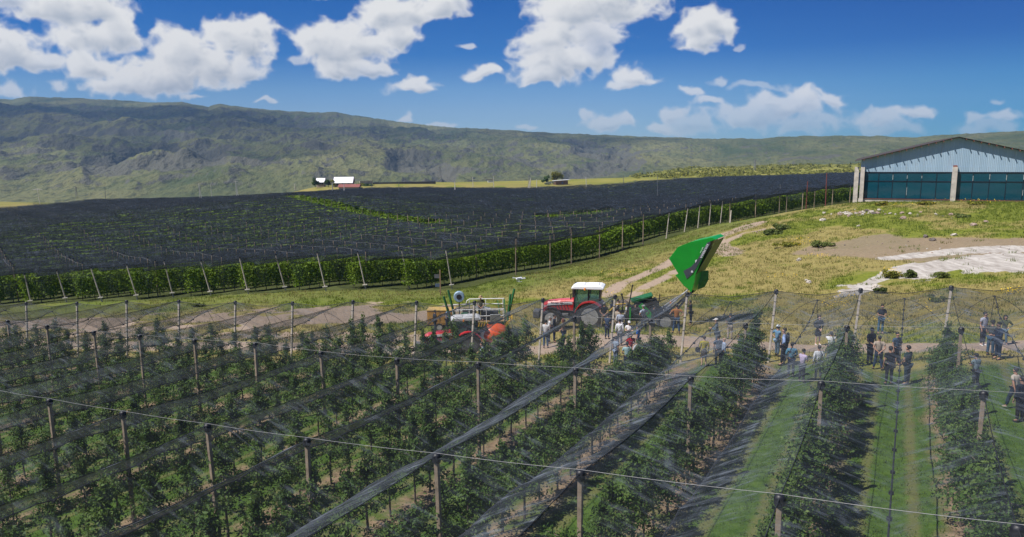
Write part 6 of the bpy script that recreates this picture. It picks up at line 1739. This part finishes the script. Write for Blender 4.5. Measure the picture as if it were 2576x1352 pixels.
ZM = {1: (1048, 575, .2457), 2: (1303, 575, .2457), 3: (1687, 703, .2174), 4: (2070, 703, .2741)}
NAVY, JEAN, BLK, WHT, KHA = (.014, .020, .042), (.035, .070, .135), (.014, .014, .016), (.80, .81, .85), (.24, .20, .15)
PEOPLE = [
    dict(label='person in dark blue overalls standing at the left end of the yellow generator box', head=(180, 835), foot=(190, 1066), face=60, pose='shift', top=(.022, .028, .045), sleeves='shirt', legs=(.022, .026, .04), zoom=1),
    dict(label='person in pale blue polo shirt and dark jeans beside the yellow generator box', head=(322, 808), foot=(315, 1052), face=110, pose='phone', top=(.22, .34, .56), legs=(.03, .04, .07), zoom=1, skin=0),
    dict(label='person in maroon shirt standing beside the orange tank sprayer', head=(780, 1130), foot=(785, 1385), face=20, pose='stand', top=(.16, .012, .035), legs=NAVY, zoom=1, hair='brown'),
    dict(label='person in flowered blue shirt crouching beside the orange tank sprayer', head=(700, 1172), foot=(700, 1392), face=-80, pose='crouch', top=(.05, .09, .20), legs=NAVY, zoom=1, pat='dots'),
    dict(label='person in white shirt and blue jeans seen from behind before the red tractor', head=(268, 935), foot=(285, 1228), face=15, pose='front', top=(.50, .50, .52), sleeves='shirt', legs=JEAN, zoom=2),
    dict(label='person in white tee facing right between the white shirt and the dark suit', head=(318, 900), foot=(318, 1178), face=90, pose='phone', top=WHT, legs=(.03, .04, .06), zoom=2, style='short_hair', hair='grey', skin=0),
    dict(label='person in dark navy suit standing before the front wheel of the red tractor', head=(378, 872), foot=(372, 1168), face=100, pose='stand', top=(.020, .026, .048), sleeves='shirt', legs=(.020, .026, .048), lower='coat', zoom=2),
    dict(label='person with long red hair, taupe top and jeans holding a white bottle', head=(436, 920), foot=(466, 1203), face=-70, pose='front', top=(.28, .23, .19), legs=(.03, .055, .11), hair='red', style='long_hair', zoom=2, extra=x_bottle, skin=0),
    dict(label='person with curly auburn hair in a white top looking at a phone', head=(636, 1032), foot=(640, 1330), face=80, pose='phone', top=(.70, .68, .70), sleeves='shirt', legs=(.02, .022, .03), hair='auburn', style='curly_hair', zoom=2, extra=x_phone, skin=2),
    dict(label='person in black tee and khaki trousers, hands behind, at the rear wheel', head=(888, 757), foot=(882, 1028), face=15, pose='behind', top=(.018, .019, .026), legs=KHA, zoom=2, hair='grey'),
    dict(label='person in navy polo in front of the black tee at the rear wheel', head=(905, 880), foot=(912, 1135), face=35, pose='phone', top=(.035, .060, .125), legs=NAVY, zoom=2),
    dict(label='dark haired person in white tee with folded arms behind the rear wheel post', head=(953, 733), foot=(962, 985), face=70, pose='cross', top=WHT, legs=(.05, .05, .06), zoom=2),
    dict(label='person in white tee behind the head of the tall net post near the red tractor', head=(1018, 724), foot=(1022, 965), face=100, pose='stand', top=(.62, .62, .64), legs=NAVY, zoom=2),
    dict(label='person in beige shirt bending towards the trailer hitch behind the tractor', head=(1020, 815), foot=(1014, 1062), face=40, pose='shift', top=(.45, .38, .30), legs=KHA, zoom=2),
    dict(label='person in blue striped shirt seen from behind in the trailer crowd', head=(1064, 838), foot=(1047, 1103), face=5, pose='front', top=(.20, .30, .50), sleeves='shirt', legs=(.30, .29, .30), pat='stripe', zoom=2),
    dict(label='grey haired person in white shirt looking down beside the trailer frame', head=(1128, 768), foot=(1103, 1005), face=105, pose='phone', top=WHT, legs=(.24, .23, .24), hair='grey', zoom=2, skin=0),
    dict(label='person in beige shirt and khaki trousers facing left before the green hopper', head=(1208, 784), foot=(1214, 1012), face=-80, pose='phone', top=(.36, .29, .22), legs=(.34, .30, .24), hair='brown', zoom=2),
    dict(label='person in grey cap, pale blue shirt and dark trousers before the green hopper', head=(1268, 783), foot=(1284, 1053), face=-30, pose='hips', top=(.46, .54, .68), legs=BLK, hat='cap', hatc=(.32, .32, .33), zoom=2),
    dict(label='person in black standing before the trailer between hopper and wheel', head=(1390, 785), foot=(1388, 1030), face=80, pose='stand', top=(.022, .026, .032), sleeves='shirt', legs=BLK, zoom=2),
    dict(label='person in black jacket leaning over the trailer above its wheel', head=(1438, 752), foot=(1458, 1000), face=-90, pose='bend', top=(.018, .018, .020), sleeves='shirt', legs=BLK, zoom=2),
    dict(label='person in rust brown tee and jeans, hands on hips, beside the trailer wheel', head=(1638, 773), foot=(1620, 1077), face=5, pose='hips', top=(.44, .17, .040), legs=JEAN, zoom=2),
    dict(label='person all in black looking at a phone right of the post under the green bucket', head=(1757, 735), foot=(1768, 988), face=-60, pose='phone', top=BLK, legs=BLK, zoom=2),
    dict(label='person in white pinstriped shirt near the tall net post, back to the viewer', head=(1058, 943), foot=(1040, 1203), face=15, pose='stand', top=(.56, .57, .62), sleeves='shirt', legs=(.10, .11, .13), zoom=2, pat='stripe'),
    dict(label='person in white cap and white tee with arms folded on the track', head=(1130, 957), foot=(1136, 1225), face=190, pose='cross', top=(.68, .67, .70), legs=(.42, .40, .40), hat='cap', hatc=(.72, .72, .75), zoom=2, skin=2),
    dict(label='person in bright blue vest over white sleeves on the track', head=(1224, 1042), foot=(1226, 1280), face=-60, pose='stand', top=(.03, .13, .48), legs=NAVY, zoom=2, skin=0),
    dict(label='person in red shirt facing the viewer between the teal and the white shirts', head=(1150, 1108), foot=(1150, 1372), face=170, pose='front', top=(.46, .016, .025), legs=NAVY, zoom=2),
    dict(label='person in pale teal shirt and navy trousers seen from behind by the row end', head=(1110, 1160), foot=(1114, 1482), face=0, pose='front', top=(.36, .52, .56), legs=(.014, .020, .045), zoom=2),
    dict(label='person in pale grey shirt and black trousers right of the teal shirt', head=(1212, 1132), foot=(1216, 1463), face=-40, pose='cross', top=(.50, .50, .53), sleeves='shirt', legs=BLK, zoom=2, skin=0),
    dict(label='person in patterned blue shirt half hidden behind the tall net post', head=(1004, 1125), foot=(1000, 1405), face=60, pose='stand', top=(.12, .19, .34), legs=(.16, .20, .28), zoom=2, pat='dots'),
    dict(label='person in yellow jacket and dark skirt carrying a black handbag', head=(390, 652), foot=(382, 1012), face=5, pose='stand', top=(.42, .36, .03), sleeves='shirt', legs=(.06, .05, .045), hair='brown', lower='skirt', zoom=3, extra=x_bag, skin=2),
    dict(label='person in white cap and denim shirt with a hand to the face', head=(560, 450), foot=(532, 800), face=-70, pose='phone', top=(.10, .15, .20), sleeves='shirt', legs=(.06, .08, .12), hat='cap', hatc=(.72, .72, .75), zoom=3),
    dict(label='person in dark navy tee and khaki trousers facing away beside the white cap', head=(685, 392), foot=(682, 695), face=10, pose='front', top=(.020, .030, .045), legs=(.34, .29, .23), zoom=3),
    dict(label='person in dark waistcoat standing close behind the bald person with the red tie', head=(562, 640), foot=(545, 1022), face=10, pose='stand', top=(.05, .07, .11), legs=BLK, zoom=3),
    dict(label='bald person in pale blue shirt with a dark red tie', head=(632, 686), foot=(602, 1025), face=80, pose='stand', top=(.38, .47, .66), sleeves='shirt', legs=(.016, .018, .026), style=None, zoom=3, extra=x_tie, skin=0),
    dict(label='person in navy blazer over white shirt behind the apple tree top', head=(776, 663), foot=(790, 985), face=-75, pose='front', top=(.020, .045, .11), sleeves='shirt', legs=NAVY, lower='coat', zoom=3),
    dict(label='person in patterned grey cap and denim left of the slung dark jacket', head=(1262, 527), foot=(1226, 892), face=70, pose='onehip', top=(.12, .24, .38), legs=(.20, .30, .40), hat='cap', hatc=(.3, .31, .33), zoom=3),
    dict(label='person in blue shirt with a dark jacket slung over the shoulder', head=(1310, 555), foot=(1302, 992), face=-60, pose='onehip', top=(.26, .36, .62), sleeves='shirt', legs=(.016, .020, .032), zoom=3, extra=x_jacket),
    dict(label='person with long hair in a short black dress standing on the track', head=(1712, 412), foot=(1700, 762), face=175, pose='front', top=BLK, sleeves='shirt', legs=BLK, hair='brown', style='long_hair', lower='skirt', zoom=3, shoe=(.5, .5, .5), skin=2),
    dict(label='person in white shirt raising both hands to take a picture', head=(1863, 632), foot=(1842, 962), face=20, pose='raise', top=WHT, legs=(.07, .07, .09), zoom=3, extra=x_phone),
    dict(label='person in teal blue shirt with a strap across the back', head=(1418, 730), foot=(1388, 1132), face=10, pose='front', top=(.08, .22, .34), sleeves='shirt', legs=NAVY, zoom=3, extra=x_strap),
    dict(label='person in lilac shirt and black trousers looking down to the right', head=(1568, 822), foot=(1512, 1192), face=60, pose='phone', top=(.50, .42, .62), legs=BLK, zoom=3),
    dict(label='person in white dress shirt and grey trousers walking away under the net', head=(1712, 762), foot=(1702, 1165), face=5, pose='stand', top=(.64, .67, .74), sleeves='shirt', legs=(.10, .11, .13), zoom=3, hair='brown'),
    dict(label='person in navy shirt with hands clasped in front behind the end of the tree row', head=(415, 440), foot=(428, 775), face=160, pose='front', top=(.010, .016, .035), sleeves='tee', legs=BLK, zoom=4),
    dict(label='person in beige shirt with hands behind the back in the grass alley', head=(553, 515), foot=(502, 832), face=20, pose='behind', top=(.40, .33, .27), legs=(.02, .04, .08), zoom=4),
    dict(label='person in blue tee with a hand on the hip beside the beige shirt', head=(650, 482), foot=(662, 795), face=160, pose='onehip', top=(.05, .095, .17), legs=NAVY, zoom=4),
    dict(label='person in long black tunic and black trousers seen from behind in the alley', head=(625, 612), foot=(600, 968), face=5, pose='stand', top=(.015, .016, .018), legs=BLK, lower='coat', zoom=4),
    dict(label='person in dark green tee and dark jeans beside the black tunic', head=(770, 606), foot=(766, 968), face=-30, pose='front', top=(.014, .040, .042), legs=(.016, .035, .055), zoom=4),
    dict(label='person in navy tee and bright blue jeans alone on the track, head bowed', head=(530, 225), foot=(526, 503), face=190, pose='phone', top=(.012, .018, .035), legs=(.05, .13, .22), zoom=4),
    dict(label='person in white polo, sunglasses and white shoes on the right of the track', head=(1490, 297), foot=(1462, 607), face=160, pose='stand', top=(.56, .58, .72), legs=(.02, .02, .026), shoe=(.7, .7, .7), zoom=4, extra=x_glasses, skin=0),
    dict(label='person in dark grey tee and jeans facing the person in navy suit', head=(1540, 372), foot=(1531, 702), face=60, pose='front', top=(.050, .060, .056), legs=(.03, .07, .12), zoom=4),
    dict(label='person in navy suit jacket in the group on the far right', head=(1612, 390), foot=(1600, 738), face=-90, pose='phone', top=(.014, .028, .062), sleeves='shirt', legs=(.016, .030, .06), zoom=4, lower='coat'),
    dict(label='person with long dark hair in an olive jacket on the far right', head=(1672, 326), foot=(1652, 603), face=200, pose='onehip', top=(.10, .12, .06), sleeves='shirt', legs=(.08, .14, .20), hair='black', style='long_hair', zoom=4),
    dict(label='person in grey blue polo seen from behind over the right tree row', head=(1425, 690), foot=(1392, 1012), face=-10, pose='phone', top=(.17, .23, .27), legs=(.03, .035, .045), zoom=4),
    dict(label='person in cream tee and dark jeans striding at the right edge', head=(1840, 810), foot=(1748, 1197), face=-15, pose='walk', top=(.52, .46, .40), legs=(.016, .035, .055), shoe=(.30, .28, .22), zoom=4),
    dict(label='person in black shirt and black trousers standing at the right edge', head=(1842, 888), foot=(1798, 1312), face=-10, pose='stand', top=(.012, .016, .028), sleeves='shirt', legs=BLK, zoom=4),
]
for d in PEOPLE: person(**d)
# the worker up on the platform
pp = Vector(plat_p); w = plat.matrix_basis if False else Matrix.Translation(pp) @ Matrix.Rotation(R(3), 4, 'Z'); wp = w @ Vector((-.05, -.35, 1.065))
person('person in sun hat, olive tee and black trousers standing on the picking platform', (1220, 724.5), tuple(proj(*wp)), 170, 'front', (.085, .082, .035), 'tee', BLK, 'brown', 'short_hair', 'sun_hat', (.30, .22, .13), Y=wp.y, z=wp.z)
# ------------------------------------------------------------------ stones, weeds and grass
M_ROCK = [plain('pale stone', (.42, .38, .34), .9, 0, .35, 2.5, .5), plain('pinkish stone', (.30, .22, .19), .9, 0, .35, 2.5, .5), plain('dark stone', (.13, .11, .10), .9, 0, .35, 2.5, .5)]


def rock(px, py, w, m, label, seed, group=None, name='stone'):
    p = hit(px, py); s = w / FPX * p[1] / 2
    o = MB().ball((0, 0, .25 * s), (s, s * random.uniform(.7, 1), s * random.uniform(.5, .8)), 12, 8, .45, seed).mesh(name); o.materials.append(M_ROCK[m])
    o = link(name, o, None, None, tuple(p)); o.rotation_euler = (random.gauss(0, .2), random.gauss(0, .2), random.uniform(0, 6))
    return tag(o, label, 'stone', group)


def stones():
    r = random.Random(4)
    for i, (px, py, w, m, l) in enumerate([(2010, 656, 13, 0, 'pale round stone'), (1628 + 400, 677 + 30, 9, 0, 'small white stone'), (2200, 728, 26, 0, 'broad pale boulder behind the right end net'), (2034, 712, 13, 0, 'white stone in the grass left of the bare white rock'), (2272, 552, 15, 1, 'tan stone'), (2328, 598, 14, 2, 'dark stone'), (2160, 570, 9, 0, 'lone pale stone'), (2448, 568, 16, 1, 'brown stone'), (2480, 560, 12, 1, 'tan lump'), (2400, 593, 14, 0, 'pale flat stone'), (2070, 556, 14, 0, 'grey boulder'), (2346, 606, 16, 2, 'dark clod')]):
        where = ['above the bare brown soil', 'near the track', '', '', 'below the rubble heap', 'at the upper edge of the brown soil', 'below the hangar corner', 'on the right slope', 'on the right slope by the grass edge', 'in the dry grass under the hangar', 'left of the rubble heap', 'beside the brown soil'][i]
        rock(px, py, w, m, (l + ' ' + where).strip() if where else l, 100 + i)
    for k in range(64):
        px = r.gauss(2160, 40) if k < 46 else r.uniform(2085, 2420); py = np.interp(px, [2085, 2120, 2250, 2420], [542, 537, 535, 545]) + r.gauss(0, 3.2)
        rock(px, py, r.choice([4, 5, 6, 7, 9, 11]), r.choice([0, 0, 0, 1, 1, 2]), 'rubble stone in the heap dumped below the hangar', 200 + k, 'rubble stones below the hangar', 'rubble_stone')
    for k in range(42):
        px, py = r.uniform(1990, 2576), r.uniform(600, 655)
        rock(px, py, r.choice([2, 3, 3, 4, 5]), r.choice([0, 1, 1, 2]), 'loose stone scattered over the bare brown soil', 300 + k, 'loose stones on the brown soil', 'loose_stone')
    for k in range(22):
        q = r.random(); px, py = 1895 + 70 * q + r.gauss(0, 4), 590 - 22 * q + r.gauss(0, 3)
        rock(px, py, r.choice([2, 3, 4, 7 if k == 0 else 3]), r.choice([0, 0, 1, 2]), 'small stone in the scatter along the rutted path', 400 + k, 'stones along the rutted path', 'path_stone')


def blades(n, px_poly, hmin, hmax, rs, mask=None, per=3, wid=.012):
    xs = []; 
    P = np.array(px_poly, float)
    return xs


M_GRASS = leaf_mat('meadow grass', [(.105, .105, .026), (.190, .165, .055), (.320, .265, .130)], .3, .28, .7)
M_GRASSG = leaf_mat('green grass', [(.055, .092, .010), (.105, .150, .018), (.185, .210, .036)], .3, .5, .6)
M_ALLEY = leaf_mat('mown grass', [(.032, .072, .007), (.068, .118, .012), (.120, .165, .024)], .3, .5, .6)
M_FLOW = plain('yellow flowers', (.62, .42, .01), .7)
M_WEED = leaf_mat('weeds', [(.040, .065, .016), (.085, .115, .028), (.16, .18, .05)], .25, .8, .6)


def tufts(name, label, mat, XY, hs, nb, rs, wid=.02, spread=.10):
    n = len(XY); XY = np.repeat(XY, nb, 0); hs = np.repeat(hs, nb) * rs.uniform(.55, 1.2, n * nb); m = len(XY)
    b = XY + rs.normal(0, spread, (m, 2)); z = ground(b[:, 0], b[:, 1]) - .02; a = rs.uniform(0, 2 * pi, m); l = rs.normal(0, .35, (m, 2)) * hs[:, None]
    w = wid * rs.uniform(.7, 1.4, m); dx, dy = np.cos(a) * w, np.sin(a) * w
    V = np.stack([np.c_[b[:, 0] - dx, b[:, 1] - dy, z], np.c_[b[:, 0] + dx, b[:, 1] + dy, z], np.c_[b + l, z + hs]], 1).reshape(-1, 3)
    me = np_mesh(name, V, np.arange(3 * m).reshape(-1, 3), 3); me.materials.append(mat)
    return tag(link(name, me), label, 'grass', None, 'stuff')


def in_view(X, Y, lo=-40, hi=2620):
    px, py = proj(X, Y, ground(X, Y)); return (px > lo) & (px < hi) & (py < 1400)


def meadow():
    rs = np.random.default_rng(31)
    n = 60000; X = rs.uniform(-42, 75, n); Y = rs.uniform(33, 112, n)
    dl = Y - (38.7 - .27 * X); sd = poly_sd(X, Y, FOP)
    n1 = fbm(X / 6, Y / 6, 5, 61); n2 = fbm(X / 1.7, Y / 1.7, 4, 71)
    ok = (dl > .6) & (sd < -.5) & in_view(X, Y) & (np.abs(Y - (43.6 - .25 * X)) > 1.9)
    ok &= (poly_sd(X, Y, hits([(2105, 745), (2135, 715), (2190, 682), (2260, 668), (2360, 655), (2470, 640), (2720, 636), (2720, 676), (2500, 690), (2410, 688), (2300, 704), (2240, 712), (2180, 735)])) < -.3) | (n2 > .28)
    ok &= ~((X < -2) & (n1 + .35 * n2 + .18 - .05 * np.abs(Y - 66) > 0)) & (n2 + .5 * n1 > -.25)
    brown = poly_sd(X, Y, hits([(2010, 640), (2060, 614), (2200, 590), (2330, 598), (2700, 600), (2700, 650), (2330, 662), (2180, 650)]))
    ok &= (brown + 3 * n1 < 0) | (n2 > .3)
    for ln in ([(1480, 770), (1560, 715), (1640, 682), (1700, 652), (1770, 606), (1840, 578), (1905, 562)], [(1540, 775), (1610, 730), (1690, 690), (1750, 655), (1810, 615), (1880, 586), (1960, 568)]): ok &= (line_d(X, Y, hits(ln)) > .75) | (n2 > .35)
    X, Y, n1, n2 = X[ok], Y[ok], n1[ok], n2[ok]
    g = (fbm(X / 11, Y / 11, 4, 131) + .25 * sstep(30, 45, X) + .2 * n2) > .12
    g |= rs.random(len(X)) < .15
    tufts('meadow_grass', 'dry straw coloured meadow grass over the open slope', M_GRASS, np.c_[X, Y][~g], .16 + .14 * np.clip(n2[~g] + .4, 0, 1), 5, rs, .022, .18)
    tufts('meadow_grass', 'greener grass patches over the open slope', M_GRASSG, np.c_[X, Y][g], .18 + .18 * np.clip(n2[g] + .4, 0, 1), 6, rs, .024, .16)
    # orchard alleys
    n = 42000; X = rs.uniform(-30, 26, n); Y = rs.uniform(11, 45, n); t = ((X - ROW_O[0]) * E_N[0] + (Y - ROW_O[1]) * E_N[1]) / ROW_W; fr = np.abs(t - np.floor(t) - .5)
    ok = (Y < 38.9 - .27 * X) & (t < 3.2) & in_view(X, Y) & ((fr < .30 + .08 * gnoise(X, Y, 3)) | (rs.random(n) < .10)) & (np.abs(fr - .17) > .025)
    tufts('alley_grass', 'bright green mown grass in the orchard alleys', M_ALLEY, np.c_[X[ok], Y[ok]], rs.uniform(.05, .13, ok.sum()), 6, rs, .012, .09)
    # strip of sward in front of the far rows
    n = 9000; X = rs.uniform(-60, 60, n); Y = rs.uniform(72, 150, n); sd = poly_sd(X, Y, FOP); ok = (sd < .3) & (sd > -4.5) & in_view(X, Y)
    tufts('verge_grass', 'green verge grass in front of the far hedge rows', M_GRASSG, np.c_[X[ok], Y[ok]], rs.uniform(.10, .30, ok.sum()), 5, rs, .03, .25)
    # yellow flower heads and taller weeds
    V = []; F = []; C = []; NN = []; S = []
    for px, py, w, h, k in [(2015, 612, 60, 14, 260), (2060, 650, 40, 6, 120), (2240, 690, 26, 10, 200), (2150, 755, 60, 8, 90), (2105, 770, 50, 10, 120), (2225, 820, 60, 12, 60), (2540, 742, 36, 8, 110), (2440, 510, 120, 6, 260), (2250, 520, 100, 6, 200), (1975, 700, 60, 8, 60), (1860, 560, 30, 8, 60), (2330, 780, 60, 14, 60), (1560, 690, 60, 10, 50), (1520, 740, 30, 6, 20)]:
        for _ in range(int(k * .6)):
            q = hit(px + rs.normal(0, w * .45), py + rs.normal(0, h * .45)); C.append(q + (0, 0, rs.uniform(.15, .5)))
    C = np.array(C); V, F = leaves(C, np.tile((0, -.3, 1.), (len(C), 1)), rs.uniform(.025, .06, len(C)), rs, .9, .5); me = np_mesh('wild_flowers', V, F, 4); me.materials.append(M_FLOW)
    tag(link('wild_flowers', me), 'yellow wild flowers dotted over the green patches', 'flowers', None, 'stuff')
    i = 0
    for px, py, w, h, m, l in [(2241, 700, 46, 30, 'f', 'round yellow flowering bush on the white rock'), (2290, 700, 34, 24, M_WEED, 'green weed clump right of the yellow bush'), (2218, 738, 26, 24, M_WEED, 'tall weed clump at the foot of the white rock'), (2370, 700, 30, 20, M_WEED, 'small weed clump on the right of the white rock'), (1940, 590, 46, 16, M_WEED, 'low shrub above the rutted path'), (1968, 578, 40, 18, M_WEED, 'grey green shrub at the top of the rutted path'), (2065, 620, 50, 18, M_WEED, 'dark green weed patch on the slope'), (1980, 618, 60, 14, M_TREEY, 'yellow flowering weed patch on the slope'), (2350, 760, 40, 16, M_WEED, 'weed clump behind the right end net'), (2420, 548, 34, 12, M_WEED, 'dark low shrub below the hangar'), (2340, 515, 40, 10, M_TREEY, 'yellow green weeds against the hangar plinth'), (2450, 515, 44, 10, M_TREEY, 'tall weeds under the right hangar window'), (2215, 516, 50, 10, M_TREEY, 'weeds by the left hangar column'), (500, 772, 30, 12, M_WEED, 'low weed clump in front of the far row ends')]:
        q = hit(px, py); s = w / FPX * q[1] / 2; i += 1
        t = tag(link('weed_clump' if 'bush' not in l and 'shrub' not in l else 'shrub', bush_mesh(500 + i, (s, s, h / FPX * q[1] * .55), 700, .07 * q[1] / 45, M_TREEY if m == 'f' else m), None, None, tuple(q)), l, 'bush' if 'bush' in l or 'shrub' in l else 'weeds')


stones()
meadow()
# ------------------------------------------------------------------ clouds added out of view to shade the hills, and haze in the valley air
def shading_cloud():  # unseen clouds placed sunward so their shade falls on the hills
    m, nt, N, L = new_mat('shade cloud'); b = NB(nt)
    d = N.new('ShaderNodeBsdfDiffuse'); d.inputs[0].default_value = (.9, .9, .92, 1); t = N.new('ShaderNodeBsdfTransparent')
    mx = N.new('ShaderNodeMixShader'); mx.inputs[0].default_value = .11; L.new(t.outputs[0], mx.inputs[1]); L.new(d.outputs[0], mx.inputs[2]); b.out(mx.outputs[0])
    rs = random.Random(12); k = 1250 / SUN_DIR.z
    for nm, lab, (gx, gy), (sx, sy), n in (('cloud', 'broad added cumulus above the frame, shading the mountain on the left', (-1350, 1900), (1250, 1050), 64), ('cloud', 'small added cumulus above the frame, shading the middle hills', (150, 2150), (330, 420), 12)):
        mb = MB()
        for i in range(n):
            x, y = gx + rs.gauss(0, .45) * sx, gy + rs.gauss(0, .45) * sy; r = rs.uniform(.12, .26) * sy
            mb.ball((x + SUN_DIR.x * k, y + SUN_DIR.y * k, 1350 + rs.uniform(0, .12) * sy), (r * 1.3, r * 1.1, r * .45), 16, 10, .35, i)
        o = mb.build(nm, m, None, None, True); tag(o, lab, 'cloud', None, 'stuff')


shading_cloud()


def haze():
    o = MB().box((0, 1800, 110), (9400, 4400, 400)).build('haze', None)
    m, nt, N, L = new_mat('haze'); v = N.new('ShaderNodeVolumePrincipled')
    v.inputs['Color'].default_value = (.32, .58, 1.0, 1); v.inputs['Density'].default_value = .00012; v.inputs['Anisotropy'].default_value = .1
    out = N.new('ShaderNodeOutputMaterial'); L.new(v.outputs[0], out.inputs['Volume'])
    o.data.materials.append(m); o['kind'] = 'stuff'


haze()
